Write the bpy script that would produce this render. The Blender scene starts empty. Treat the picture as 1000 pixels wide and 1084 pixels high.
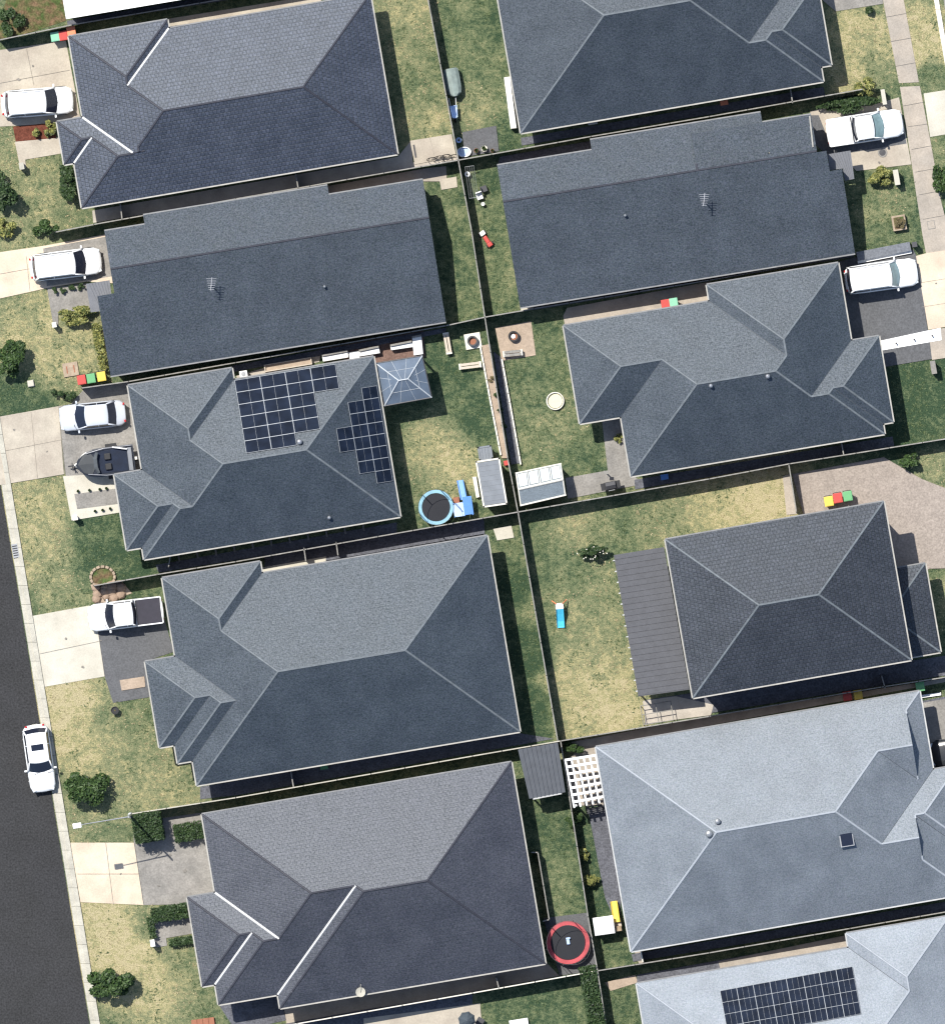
import bpy, math, random
from mathutils import Vector
R = math.radians
random.seed(7)
SC = bpy.context.scene
COL = SC.collection
S = 15.3                      # photo pixels per metre on the ground
A0 = 9.5                      # rotation of the street grid
# ------------------------------------------------------------------ camera, sky, sun, exposure
cam = bpy.data.objects.new('camera', bpy.data.cameras.new('camera'))
COL.objects.link(cam); SC.camera = cam
CAMH = 1200.0
cam.location = (0, 0, CAMH)
cam.data.sensor_fit = 'VERTICAL'; cam.data.sensor_height = 36.0
cam.data.lens = 36.0 * CAMH / (1084 / S)
cam.data.clip_start = 10.0; cam.data.clip_end = 6000.0
SUN = Vector((-0.68 * 0.62, 0.73 * 0.62, 1.0)).normalized()
w = bpy.data.worlds.new('World'); SC.world = w; w.use_nodes = True
nt = w.node_tree; nt.nodes.clear()
sky = nt.nodes.new('ShaderNodeTexSky'); sky.sky_type = 'NISHITA'; sky.sun_disc = False
sky.sun_elevation = math.asin(SUN.z); sky.sun_rotation = math.atan2(SUN.x, SUN.y) % (2 * math.pi)
bg = nt.nodes.new('ShaderNodeBackground'); bg.inputs[1].default_value = 0.115
wo = nt.nodes.new('ShaderNodeOutputWorld')
nt.links.new(sky.outputs[0], bg.inputs[0]); nt.links.new(bg.outputs[0], wo.inputs[0])
sl = bpy.data.lights.new('sun', 'SUN'); sl.energy = 4.6; sl.angle = R(0.5); sl.color = (1.0, 0.96, 0.88)
so = bpy.data.objects.new('sun', sl); COL.objects.link(so)
so.rotation_euler = SUN.to_track_quat('Z', 'Y').to_euler(); so.location = (-20, 20, 60)
SC.view_settings.view_transform = 'Standard'; SC.view_settings.look = 'None'
SC.cycles.filter_width = 1.3
SC.view_settings.exposure = 0.46; SC.view_settings.gamma = 1.0

# ------------------------------------------------------------------ materials
MATS = {}
def mat(name, col, rough=0.8, spec=0.3, metal=0.0, var=0.12, scale=3.0, fine=0.10, fscale=28.0, bump=0.0, tint=None, tscale=0.6, emit=None):
    """procedural surface: base colour broken up by coarse blotches, fine grain and optional second tint"""
    if name in MATS: return MATS[name]
    m = bpy.data.materials.new(name); m.use_nodes = True; MATS[name] = m
    n = m.node_tree.nodes; l = m.node_tree.links
    b = n['Principled BSDF']
    b.inputs['Roughness'].default_value = rough; b.inputs['Metallic'].default_value = metal
    b.inputs['Specular IOR Level'].default_value = spec
    tc = n.new('ShaderNodeTexCoord')
    n1 = n.new('ShaderNodeTexNoise'); n1.inputs['Scale'].default_value = scale; n1.inputs['Detail'].default_value = 5
    n2 = n.new('ShaderNodeTexNoise'); n2.inputs['Scale'].default_value = fscale; n2.inputs['Detail'].default_value = 2
    l.new(tc.outputs['Object'], n1.inputs['Vector']); l.new(tc.outputs['Object'], n2.inputs['Vector'])
    def rng(src, amp):
        r = n.new('ShaderNodeMapRange'); r.inputs[1].default_value = 0.25; r.inputs[2].default_value = 0.75
        r.inputs[3].default_value = 1 - amp; r.inputs[4].default_value = 1 + amp
        l.new(src, r.inputs[0]); return r.outputs[0]
    mu = n.new('ShaderNodeMath'); mu.operation = 'MULTIPLY'
    l.new(rng(n1.outputs['Fac'], var), mu.inputs[0]); l.new(rng(n2.outputs['Fac'], fine), mu.inputs[1])
    vm = n.new('ShaderNodeVectorMath'); vm.operation = 'SCALE'
    if tint:
        n3 = n.new('ShaderNodeTexNoise'); n3.inputs['Scale'].default_value = tscale; n3.inputs['Detail'].default_value = 6
        l.new(tc.outputs['Object'], n3.inputs['Vector'])
        cr = n.new('ShaderNodeValToRGB'); cr.color_ramp.elements[0].position = 0.38; cr.color_ramp.elements[1].position = 0.62
        cr.color_ramp.elements[0].color = (*col, 1); cr.color_ramp.elements[1].color = (*tint, 1)
        l.new(n3.outputs['Fac'], cr.inputs[0]); l.new(cr.outputs[0], vm.inputs[0])
    else:
        vm.inputs[0].default_value = col
    l.new(mu.outputs[0], vm.inputs['Scale']); l.new(vm.outputs[0], b.inputs['Base Color'])
    if bump:
        bp = n.new('ShaderNodeBump'); bp.inputs['Strength'].default_value = bump; bp.inputs['Distance'].default_value = 0.03
        l.new(n2.outputs['Fac'], bp.inputs['Height']); l.new(bp.outputs[0], b.inputs['Normal'])
    return m

def roof_mat(name, col, rough=0.48, spec=0.5, rows=0.25, grain=0.22, tilew=0.27, tileh=0.29, bump=0.5, warm=0.0):
    """roof tiles laid in courses along the eave (UV is in metres: x along eave, y up the slope)"""
    if name in MATS: return MATS[name]
    m = bpy.data.materials.new(name); m.use_nodes = True; MATS[name] = m
    n = m.node_tree.nodes; l = m.node_tree.links
    b = n['Principled BSDF']; b.inputs['Roughness'].default_value = rough; b.inputs['Specular IOR Level'].default_value = spec
    uv = n.new('ShaderNodeUVMap'); uv.uv_map = 'UVMap'
    br = n.new('ShaderNodeTexBrick'); br.offset = 0.5; br.squash = 1.0
    br.inputs['Scale'].default_value = 1.0
    br.inputs['Brick Width'].default_value = tilew; br.inputs['Row Height'].default_value = tileh
    br.inputs['Mortar Size'].default_value = 0.035; br.inputs['Mortar Smooth'].default_value = 0.6
    c1 = tuple(c * (1 + rows * 0.35) for c in col); c2 = tuple(c * (1 - rows * 0.35) for c in col)
    br.inputs['Color1'].default_value = (*c1, 1); br.inputs['Color2'].default_value = (*c2, 1)
    br.inputs['Mortar'].default_value = (*[c * (1 - rows) for c in col], 1)
    l.new(uv.outputs[0], br.inputs['Vector'])
    tc = n.new('ShaderNodeTexCoord')
    n1 = n.new('ShaderNodeTexNoise'); n1.inputs['Scale'].default_value = 7.5; n1.inputs['Detail'].default_value = 3; n1.inputs['Roughness'].default_value = 0.8
    n2 = n.new('ShaderNodeTexNoise'); n2.inputs['Scale'].default_value = 0.5; n2.inputs['Detail'].default_value = 4
    l.new(tc.outputs['Object'], n1.inputs['Vector']); l.new(tc.outputs['Object'], n2.inputs['Vector'])
    # weathering grain: mostly light and dark, each channel wandering a little
    n1.inputs['Scale'].default_value = 10.0; n1.inputs['Detail'].default_value = 2; n1.inputs['Roughness'].default_value = 0.65
    lum = n.new('ShaderNodeMapRange'); lum.clamp = False; lum.inputs[1].default_value = 0.5; lum.inputs[2].default_value = 1.0; lum.inputs[3].default_value = 1.0; lum.inputs[4].default_value = 1.0 + grain * 5.0
    l.new(n1.outputs['Fac'], lum.inputs[0])
    sb = n.new('ShaderNodeVectorMath'); sb.operation = 'SUBTRACT'; sb.inputs[1].default_value = (0.5, 0.5, 0.5)
    l.new(n1.outputs['Color'], sb.inputs[0])
    s2 = n.new('ShaderNodeVectorMath'); s2.operation = 'MULTIPLY'; s2.inputs[1].default_value = (grain * 2.2, grain * 1.5, grain * 2.2)
    l.new(sb.outputs[0], s2.inputs[0])
    ad0 = n.new('ShaderNodeVectorMath'); ad0.operation = 'ADD'; ad0.inputs[1].default_value = (1, 1, 1); l.new(s2.outputs[0], ad0.inputs[0])
    ad = n.new('ShaderNodeVectorMath'); ad.operation = 'SCALE'; l.new(ad0.outputs[0], ad.inputs[0]); l.new(lum.outputs[0], ad.inputs['Scale'])
    sp = n.new('ShaderNodeMath'); sp.operation = 'MULTIPLY'; sp.use_clamp = True; sp.inputs[1].default_value = spec; l.new(lum.outputs[0], sp.inputs[0])
    l.new(sp.outputs[0], b.inputs['Specular IOR Level']); b.inputs['Specular Tint'].default_value = (0.84, 0.90, 0.96, 1)
    m1 = n.new('ShaderNodeVectorMath'); m1.operation = 'MULTIPLY'
    l.new(br.outputs['Color'], m1.inputs[0]); l.new(ad.outputs[0], m1.inputs[1])
    r = n.new('ShaderNodeMapRange'); r.inputs[1].default_value = 0.3; r.inputs[2].default_value = 0.7; r.inputs[3].default_value = 0.87; r.inputs[4].default_value = 1.13
    l.new(n2.outputs['Fac'], r.inputs[0])
    m2 = n.new('ShaderNodeVectorMath'); m2.operation = 'SCALE'; l.new(m1.outputs[0], m2.inputs[0]); l.new(r.outputs[0], m2.inputs['Scale'])
    mx = n.new('ShaderNodeVectorMath'); mx.operation = 'MAXIMUM'; mx.inputs[1].default_value = (0.004, 0.004, 0.004)
    l.new(m2.outputs[0], mx.inputs[0]); l.new(mx.outputs[0], b.inputs['Base Color'])
    bp = n.new('ShaderNodeBump'); bp.inputs['Strength'].default_value = bump; bp.inputs['Distance'].default_value = 0.02
    l.new(br.outputs['Fac'], bp.inputs['Height']); bp.invert = True; l.new(bp.outputs[0], b.inputs['Normal'])
    # glaze wears unevenly
    rr = n.new('ShaderNodeMapRange'); rr.inputs[1].default_value = 0.3; rr.inputs[2].default_value = 0.7
    rr.inputs[3].default_value = max(0.05, rough - 0.05); rr.inputs[4].default_value = rough + 0.05
    l.new(n2.outputs['Fac'], rr.inputs[0]); l.new(rr.outputs[0], b.inputs['Roughness'])
    return m

def leaf_mat(name, c1, c2):
    if name in MATS: return MATS[name]
    m = bpy.data.materials.new(name); m.use_nodes = True; MATS[name] = m
    n = m.node_tree.nodes; l = m.node_tree.links
    b = n['Principled BSDF']; b.inputs['Roughness'].default_value = 0.55; b.inputs['Specular IOR Level'].default_value = 0.3
    g = n.new('ShaderNodeNewGeometry'); cr = n.new('ShaderNodeValToRGB')
    cr.color_ramp.elements[0].color = (*c1, 1); cr.color_ramp.elements[1].color = (*c2, 1)
    l.new(g.outputs['Random Per Island'], cr.inputs[0]); l.new(cr.outputs[0], b.inputs['Base Color'])
    return m

# ------------------------------------------------------------------ mesh building
def P(x, y, z=0.0):
    """photo plan coordinates -> world metres"""
    return Vector(((x - 500.0) / S, (542.0 - y) / S, z))

class MB:
    def __init__(s, root=None):
        s.v = []; s.f = []; s.uv = []; s.o = root.location.copy() if root is not None else Vector((0, 0, 0))
    def add(s, pts, faces, uvs=None):
        k = len(s.v); s.v += [Vector(p) for p in pts]
        for i, f in enumerate(faces):
            s.f.append([k + j for j in f]); s.uv.append(uvs[i] if uvs else None)
        return s
    def box(s, c, size, rz=0.0, taper=1.0, ry=0.0):
        cx, cy, cz = c; hx, hy, hz = size[0] / 2, size[1] / 2, size[2] / 2
        ca, sa = math.cos(rz), math.sin(rz); pts = []
        for z in (-hz, hz):
            t = taper if z > 0 else 1.0
            for x, y in ((-hx, -hy), (hx, -hy), (hx, hy), (-hx, hy)):
                x *= t; y *= t
                xx = x * math.cos(ry) + z * math.sin(ry); zz = -x * math.sin(ry) + z * math.cos(ry)
                pts.append((cx + xx * ca - y * sa, cy + xx * sa + y * ca, cz + zz))
        return s.add(pts, [(3, 2, 1, 0), (4, 5, 6, 7), (0, 1, 5, 4), (1, 2, 6, 5), (2, 3, 7, 6), (3, 0, 4, 7)])
    def prism(s, poly, z0, z1):
        n = len(poly); ar = sum(poly[i][0] * poly[(i + 1) % n][1] - poly[(i + 1) % n][0] * poly[i][1] for i in range(n))
        if ar < 0: poly = list(reversed(poly))
        pts = [(p[0], p[1], z0) for p in poly] + [(p[0], p[1], z1) for p in poly]
        return s.add(pts, [tuple(range(n - 1, -1, -1)), tuple(range(n, 2 * n))] + [(i, (i + 1) % n, n + (i + 1) % n, n + i) for i in range(n)])
    def tube(s, p0, p1, r, r1=None, n=8):
        p0 = Vector(p0); p1 = Vector(p1); d = (p1 - p0)
        if d.length < 1e-6: return s
        d.normalize(); a = d.orthogonal().normalized(); b = d.cross(a); r1 = r if r1 is None else r1; pts = []
        for p, q in ((p0, r), (p1, r1)):
            for i in range(n):
                t = 2 * math.pi * i / n; pts.append(p + (a * math.cos(t) + b * math.sin(t)) * q)
        return s.add(pts, [tuple(range(n - 1, -1, -1)), tuple(range(n, 2 * n))] + [(i, (i + 1) % n, n + (i + 1) % n, n + i) for i in range(n)])
    def lathe(s, c, prof, n=20, sq=None):
        k = len(prof); pts = []
        for r, z in prof:
            for i in range(n):
                t = 2 * math.pi * i / n; pts.append((c[0] + r * math.cos(t), c[1] + r * math.sin(t), c[2] + z))
        fs = [(j * n + i, j * n + (i + 1) % n, (j + 1) * n + (i + 1) % n, (j + 1) * n + i) for j in range(k - 1) for i in range(n)]
        fs += [tuple(range(n - 1, -1, -1)), tuple((k - 1) * n + i for i in range(n))]
        return s.add(pts, fs)
    def ring(s, c, ri, ro, z0, z1, n=36):
        prof = [(ri, z0), (ro, z0), (ro * 0.5 + ri * 0.5 + (ro - ri) * 0.45, z1), (ri + (ro - ri) * 0.05, z1)]; pts = []
        for r, z in prof:
            for i in range(n):
                t = 2 * math.pi * i / n; pts.append((c[0] + r * math.cos(t), c[1] + r * math.sin(t), c[2] + z))
        return s.add(pts, [(j * n + i, j * n + (i + 1) % n, ((j + 1) % 4) * n + (i + 1) % n, ((j + 1) % 4) * n + i) for j in range(4) for i in range(n)])
    def loft(s, rings, cap=True, closed=True):
        n = len(rings[0]); k = len(rings); pts = [p for r in rings for p in r]; m = n if closed else n - 1
        fs = [(j * n + i, j * n + (i + 1) % n, (j + 1) * n + (i + 1) % n, (j + 1) * n + i) for j in range(k - 1) for i in range(m)]
        if cap: fs += [tuple(range(n - 1, -1, -1)), tuple((k - 1) * n + i for i in range(n))]
        return s.add(pts, fs)
    def build(s, name, m, parent=None, smooth=False, bevel=0.0, label=None):
        me = bpy.data.meshes.new(name)
        me.from_pydata([tuple(p - s.o) for p in s.v], [], s.f)
        if any(u is not None for u in s.uv):
            ul = me.uv_layers.new(name='UVMap'); i = 0
            for fi, f in enumerate(s.f):
                for j in range(len(f)):
                    if s.uv[fi] is not None: ul.data[i].uv = s.uv[fi][j]
                    i += 1
        if smooth: me.shade_smooth()
        me.materials.append(m)
        o = bpy.data.objects.new(name, me); COL.objects.link(o)
        if parent is not None: o.parent = parent
        if bevel:
            b = o.modifiers.new('bevel', 'BEVEL'); b.width = bevel; b.segments = 2; b.limit_method = 'ANGLE'
        if label: o['label'] = label
        return o

def tag(o, label=None, cat=None, group=None, kind=None):
    if label: o['label'] = label
    if cat: o['category'] = cat
    if group: o['group'] = group
    if kind: o['kind'] = kind
    return o
def thing(name, label, cat, loc=(0, 0, 0), rz=0.0, group=None):
    o = bpy.data.objects.new(name, None); COL.objects.link(o); o.empty_display_size = 0.3
    o.location = loc; o.rotation_euler = (0, 0, rz)
    return tag(o, label, cat, group)
def dup(root, loc, rz, label):
    r = root.copy(); COL.objects.link(r); r.location = loc; r.rotation_euler = (0, 0, rz); r['label'] = label
    def rec(a, b):
        for ch in list(a.children):
            c = ch.copy(); COL.objects.link(c); c.parent = b; rec(ch, c)
    rec(root, r)
    return r
def recolor(root, names, m):
    for ch in root.children:
        if ch.name.split('.')[0] in names:
            ch.data = ch.data.copy(); ch.data.materials[0] = m
        recolor(ch, names, m)

# ------------------------------------------------------------------ shared materials
M = dict(
 asphalt=mat('asphalt', (0.038, 0.038, 0.039), 0.9, 0.2, var=0.14, scale=0.5, fine=0.4, fscale=8, tint=(0.036, 0.036, 0.038), tscale=0.25, bump=0.4),
 kerb=mat('kerb_concrete', (0.42, 0.40, 0.34), 0.85, 0.2, var=0.15, scale=1.5, fine=0.12, fscale=12),
 cream=mat('cream_concrete', (0.60, 0.515, 0.40), 0.8, 0.2, var=0.09, scale=1.2, fine=0.08, fscale=12, tint=(0.52, 0.42, 0.325), tscale=0.35),
 palecon=mat('pale_concrete', (0.52, 0.495, 0.42), 0.8, 0.2, var=0.08, scale=1.4, fine=0.08, fscale=12, tint=(0.46, 0.43, 0.36), tscale=0.4),
 beige=mat('beige_concrete', (0.43, 0.385, 0.315), 0.8, 0.2, var=0.1, scale=1.2, fine=0.1, fscale=10, tint=(0.36, 0.315, 0.26), tscale=0.5),
 foot=mat('footpath_concrete', (0.38, 0.33, 0.275), 0.85, 0.2, var=0.12, scale=1.2, fine=0.12, fscale=10, tint=(0.32, 0.285, 0.245), tscale=0.5),
 greycon=mat('grey_concrete', (0.26, 0.245, 0.225), 0.85, 0.2, var=0.14, scale=1.3, fine=0.2, fscale=9, tint=(0.21, 0.20, 0.185), tscale=0.6),
 darkcon=mat('charcoal_concrete', (0.10, 0.102, 0.108), 0.8, 0.3, var=0.1, scale=1.3, fine=0.25, fscale=9),
 pink=mat('exposed_aggregate', (0.295, 0.253, 0.22), 0.85, 0.2, var=0.1, scale=1.2, fine=0.25, fscale=9),
 shadecon=mat('side_path_concrete', (0.40, 0.36, 0.31), 0.85, 0.2, var=0.2, scale=1.0, fine=0.1, fscale=10),
 shade_gravel=mat('shade_tinted_gravel', (0.105, 0.108, 0.125), 0.9, 0.2, var=0.2, scale=1.5, fine=0.4, fscale=9, bump=0.5),  # bluish tone of the shaded passages put into the gravel colour
 soil=mat('garden_soil', (0.15, 0.10, 0.06), 0.95, 0.1, var=0.35, scale=3, fine=0.4, fscale=9, tint=(0.06, 0.09, 0.03), tscale=1.6, bump=0.6),
 brickpave=mat('brick_paving', (0.17, 0.11, 0.09), 0.9, 0.1, var=0.2, scale=2, fine=0.3, fscale=10),
 mulch=mat('red_mulch', (0.13, 0.045, 0.03), 0.95, 0.1, var=0.25, scale=4, fine=0.35, fscale=11, bump=0.7),
 pave=mat('sandstone_paving', (0.36, 0.285, 0.22), 0.85, 0.2, var=0.15, scale=2, fine=0.15, fscale=9),
 fence=mat('fence_sheet', (0.055, 0.055, 0.055), 0.6, 0.3, var=0.15, scale=2),
 fencecap=mat('fence_cap', (0.24, 0.23, 0.21), 0.6, 0.3, var=0.3, scale=2.5, fine=0.3),
 brick=mat('wall_brick', (0.28, 0.23, 0.19), 0.9, 0.1, var=0.15, scale=3),
 gutter=mat('cream_gutter', (0.36, 0.345, 0.31), 0.5, 0.4, var=0.18, scale=2),
 gutterw=mat('white_gutter', (0.42, 0.42, 0.41), 0.5, 0.4, var=0.15, scale=2),
 gutterd=mat('grey_gutter', (0.20, 0.20, 0.20), 0.5, 0.4, var=0.2, scale=2),
 soffit=mat('soffit_board', (0.55, 0.54, 0.5), 0.8, 0.1),
 tray=mat('bare_valley_tray', (0.62, 0.62, 0.61), 0.5, 0.4, var=0.05),
 white=mat('white_paint', (0.82, 0.82, 0.80), 0.45, 0.4, var=0.04, fine=0.02),
 offwhite=mat('offwhite', (0.66, 0.63, 0.55), 0.6, 0.3, var=0.08),
 black=mat('black_plastic', (0.018, 0.018, 0.02), 0.5, 0.4),
 rubber=mat('tyre_rubber', (0.012, 0.012, 0.012), 0.85, 0.2),
 steel=mat('galvanised_steel', (0.35, 0.36, 0.37), 0.4, 0.5, 0.6),
 darksteel=mat('dark_steel', (0.06, 0.06, 0.065), 0.5, 0.5, 0.3),
 wood=mat('weathered_timber', (0.32, 0.24, 0.16), 0.85, 0.1, var=0.25, scale=4),
 palewood=mat('pale_timber', (0.52, 0.45, 0.37), 0.8, 0.2, var=0.12, scale=4),
 carpaint=mat('white_car_paint', (0.80, 0.81, 0.82), 0.25, 0.5, var=0.01, fine=0.01),
 carsilver=mat('dark_car_paint', (0.03, 0.033, 0.038), 0.25, 0.6, var=0.02, fine=0.01),
 glass=mat('car_glass', (0.012, 0.016, 0.03), 0.12, 0.6, var=0.05, fine=0.02),
 paleglass=mat('sunlit_car_glass', (0.22, 0.32, 0.34), 0.15, 0.6, var=0.2, scale=3),  # sun on the windscreen put into the glass colour
 trim=mat('car_trim', (0.02, 0.02, 0.022), 0.6, 0.3),
 rim=mat('wheel_rim', (0.45, 0.45, 0.46), 0.35, 0.5, 0.7),
 lamp=mat('headlamp_lens', (0.55, 0.58, 0.6), 0.15, 0.6),
 tail=mat('tail_lamp_lens', (0.4, 0.02, 0.02), 0.2, 0.5),
 red=mat('red_plastic', (0.48, 0.06, 0.05), 0.5, 0.4, var=0.06),
 green=mat('green_plastic', (0.12, 0.34, 0.15), 0.5, 0.4, var=0.06),
 palegreen=mat('pale_green_plastic', (0.22, 0.50, 0.34), 0.5, 0.4, var=0.06),
 yellow=mat('yellow_plastic', (0.68, 0.50, 0.08), 0.5, 0.4, var=0.05),
 orange=mat('orange_plastic', (0.75, 0.24, 0.12), 0.5, 0.4, var=0.08),
 blue=mat('blue_plastic', (0.10, 0.25, 0.62), 0.5, 0.4, var=0.08),
 paleblue=mat('pale_blue_plastic', (0.42, 0.55, 0.78), 0.5, 0.4, var=0.06),
 cyan=mat('cyan_plastic', (0.08, 0.50, 0.72), 0.5, 0.4, var=0.06),
 matting=mat('trampoline_mat', (0.012, 0.013, 0.018), 0.6, 0.3, var=0.1, scale=2),
 stone=mat('garden_stone', (0.34, 0.27, 0.20), 0.9, 0.1, var=0.25, scale=4),
 terracotta=mat('terracotta', (0.30, 0.13, 0.08), 0.85, 0.2, var=0.12),
 bark=mat('bark', (0.12, 0.09, 0.06), 0.9, 0.1, var=0.2, scale=8),
 pv=mat('solar_cells', (0.010, 0.015, 0.028), 0.25, 0.12, var=0.45, scale=1.2, fine=0.1),
 pvframe=mat('solar_frame', (0.30, 0.32, 0.34), 0.5, 0.4, 0.2),
)
L_dark = leaf_mat('dark_leaves', (0.010, 0.025, 0.009), (0.05, 0.085, 0.028))
L_mid = leaf_mat('mid_leaves', (0.010, 0.026, 0.008), (0.06, 0.105, 0.028))
L_yel = leaf_mat('yellow_leaves', (0.02, 0.045, 0.012), (0.30, 0.29, 0.09))
L_red = leaf_mat('russet_leaves', (0.07, 0.06, 0.03), (0.2, 0.16, 0.08))

# ------------------------------------------------------------------ ground
DRY = [(10,185,26,.55),(30,222,30,.55),(30,355,30,.75),(70,370,26,.75),(20,425,22,.05),(75,400,16,.5),(15,315,20,.55),
 (35,555,28,.75),(50,600,24,.6),(100,560,18,.1),(110,590,24,.05),(65,632,20,.5),(130,600,15,.05),(30,640,10,.2),
 (68,745,22,1.0),(88,782,24,.85),(128,790,26,.6),(172,830,28,.62),(95,872,20,.55),(108,762,9,.15),(145,800,11,.3),(150,760,20,.35),(200,820,12,.5),
 (110,985,26,.95),(130,1015,26,1.0),(165,1045,24,.8),(215,1062,16,.35),(190,1010,18,.45),(150,980,12,.4),(110,885,14,.25),
 (430,50,22,.5),(452,125,18,.65),(425,8,18,.7),(440,95,16,.35),(498,50,24,.30),(503,112,14,.55),(525,30,12,.1),(530,150,10,.05),
 (495,235,12,.35),(530,290,14,.35),(480,270,14,.2),(520,190,8,.1),
 (466,475,20,.75),(478,498,16,.8),(470,430,14,.35),(455,400,20,.05),(500,440,16,.02),(455,515,12,.4),
 (590,450,22,.42),(570,400,20,.25),(560,480,14,.35),(620,480,16,.22),(610,395,14,.3),
 (805,520,30,1.0),(755,525,24,.8),(700,545,22,.5),(620,566,22,.6),(660,545,14,.3),(650,575,16,.3),(600,600,20,.25),(590,640,16,.45),(630,650,28,.52),(632,735,32,.85),(600,760,20,.7),(655,690,20,.6),(575,590,12,.3),(645,755,20,.95),
 (560,690,14,-.05),(570,750,14,-.05),(545,620,10,-.05),(575,770,12,-.05),(580,880,18,.15),(590,940,16,.35),(560,980,16,.1),
 (905,45,22,.8),(900,85,14,.85),(925,70,14,.45),(970,40,22,.85),(985,85,12,.3),(930,215,16,.4),(940,250,16,.3),
 (975,420,30,.0),(950,450,20,-.02),(992,490,16,.5),(995,640,14,.5),(990,160,14,.4),
 (640,860,20,.05),(640,940,22,.0),(560,1065,26,.15),(465,1075,20,.5),(660,1065,14,.2)]
def dryness(x, y):
    num = 0.25 * 0.02; den = 0.02
    for bx, by, r, d in DRY:
        q = ((x - bx) ** 2 + (y - by) ** 2) / (r * r)
        if q < 12:
            wgt = math.exp(-q); num += wgt * d; den += wgt
    return num / den
def make_ground():
    m = bpy.data.materials.new('lawn_grass'); m.use_nodes = True
    n = m.node_tree.nodes; l = m.node_tree.links; b = n['Principled BSDF']
    b.inputs['Roughness'].default_value = 0.95; b.inputs['Specular IOR Level'].default_value = 0.1
    at = n.new('ShaderNodeAttribute'); at.attribute_name = 'dry'
    tc = n.new('ShaderNodeTexCoord')
    def noise(sc, det, rough=0.6):
        q = n.new('ShaderNodeTexNoise'); q.inputs['Scale'].default_value = sc; q.inputs['Detail'].default_value = det; q.inputs['Roughness'].default_value = rough
        l.new(tc.outputs['Object'], q.inputs['Vector']); return q
    a, c, f = noise(0.9, 6), noise(3.2, 5, 0.7), noise(12, 3, 0.75)
    def ma(op, x, y):
        q = n.new('ShaderNodeMath'); q.operation = op
        for i, v in enumerate((x, y)):
            if isinstance(v, (int, float)): q.inputs[i].default_value = v
            else: l.new(v, q.inputs[i])
        return q.outputs[0]
    s1 = ma('MULTIPLY', ma('SUBTRACT', a.outputs['Fac'], 0.5), 1.2)
    s2 = ma('MULTIPLY', ma('SUBTRACT', c.outputs['Fac'], 0.5), 1.5)
    s3 = ma('MULTIPLY', ma('SUBTRACT', f.outputs['Fac'], 0.5), 0.6)
    d = ma('ADD', ma('ADD', at.outputs['Fac'], s1), ma('ADD', s2, s3))
    cr = n.new('ShaderNodeValToRGB'); e = cr.color_ramp.elements
    e[0].position = 0.0; e[0].color = (0.038, 0.066, 0.036, 1)
    e[1].position = 1.0; e[1].color = (0.385, 0.335, 0.20, 1)
    k = e.new(0.3); k.color = (0.110, 0.138, 0.072, 1)
    k = e.new(0.62); k.color = (0.205, 0.21, 0.115, 1)
    k = e.new(0.84); k.color = (0.32, 0.29, 0.15, 1)
    l.new(d, cr.inputs[0])
    g = ma('ADD', ma('MULTIPLY', ma('SUBTRACT', f.outputs['Fac'], 0.5), 2.1), 1.0)
    vm = n.new('ShaderNodeVectorMath'); vm.operation = 'SCALE'; l.new(cr.outputs[0], vm.inputs[0]); l.new(g, vm.inputs['Scale'])
    l.new(vm.outputs[0], b.inputs['Base Color'])
    bp = n.new('ShaderNodeBump'); bp.inputs['Strength'].default_value = 0.8; bp.inputs['Distance'].default_value = 0.08
    l.new(f.outputs['Fac'], bp.inputs['Height']); l.new(bp.outputs[0], b.inputs['Normal'])
    st = 6; xs = [-6000, -1500, -200] + list(range(-60, 1061, st)) + [1200, 2500, 7000]
    ys = [-6000, -1500, -200] + list(range(-60, 1147, st)) + [1300, 2500, 7000]
    vs = []; dr = []
    for y in ys:
        for x in xs:
            vs.append(P(x, y)); dr.append(dryness(x, y) if -100 < x < 1100 and -100 < y < 1200 else 0.3)
    nx = len(xs); fs = [(j * nx + i, (j + 1) * nx + i, (j + 1) * nx + i + 1, j * nx + i + 1) for j in range(len(ys) - 1) for i in range(nx - 1)]
    me = bpy.data.meshes.new('ground'); me.from_pydata(vs, [], fs); me.materials.append(m)
    at = me.attributes.new('dry', 'FLOAT', 'POINT'); at.data.foreach_set('value', dr)
    o = bpy.data.objects.new('ground', me); COL.objects.link(o); o['kind'] = 'structure'
make_ground()

slabn = [0]; SLABS = []
def slab(name, pts, m, z=None):
    """paved area of the setting, poured a few centimetres proud of the soil"""
    slabn[0] += 1; SLABS.append(pts)
    z = z if z is not None else 0.03 + 0.004 * (slabn[0] % 12)
    o = MB().prism([P(*p) for p in pts], -0.05, z).build(name, M[m])
    o['kind'] = 'structure'; return o

# road and kerb at the left edge
def kx(y, off): return 46 + (y - 720) * 0.165 + off
slab('road', [(kx(-400, -11), -400), (kx(1500, -11), 1500), (kx(1500, -150), 1500), (kx(-400, -150), -400)], 'asphalt', 0.012)
kb = MB(); N = 60
for i in range(N):
    y0 = 180 + i * 20.0; y1 = y0 + 19.7
    kb.prism([P(kx(y0, -10), y0), P(kx(y1, -10), y1), P(kx(y1, -5.2), y1), P(kx(y0, -5.2), y0)], -0.05, 0.035)
    kb.prism([P(kx(y0, -5.2), y0), P(kx(y1, -5.2), y1), P(kx(y1, 0), y1), P(kx(y0, 0), y0)], -0.05, 0.125)
o = kb.build('kerb', M['kerb']); o['kind'] = 'structure'
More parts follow.
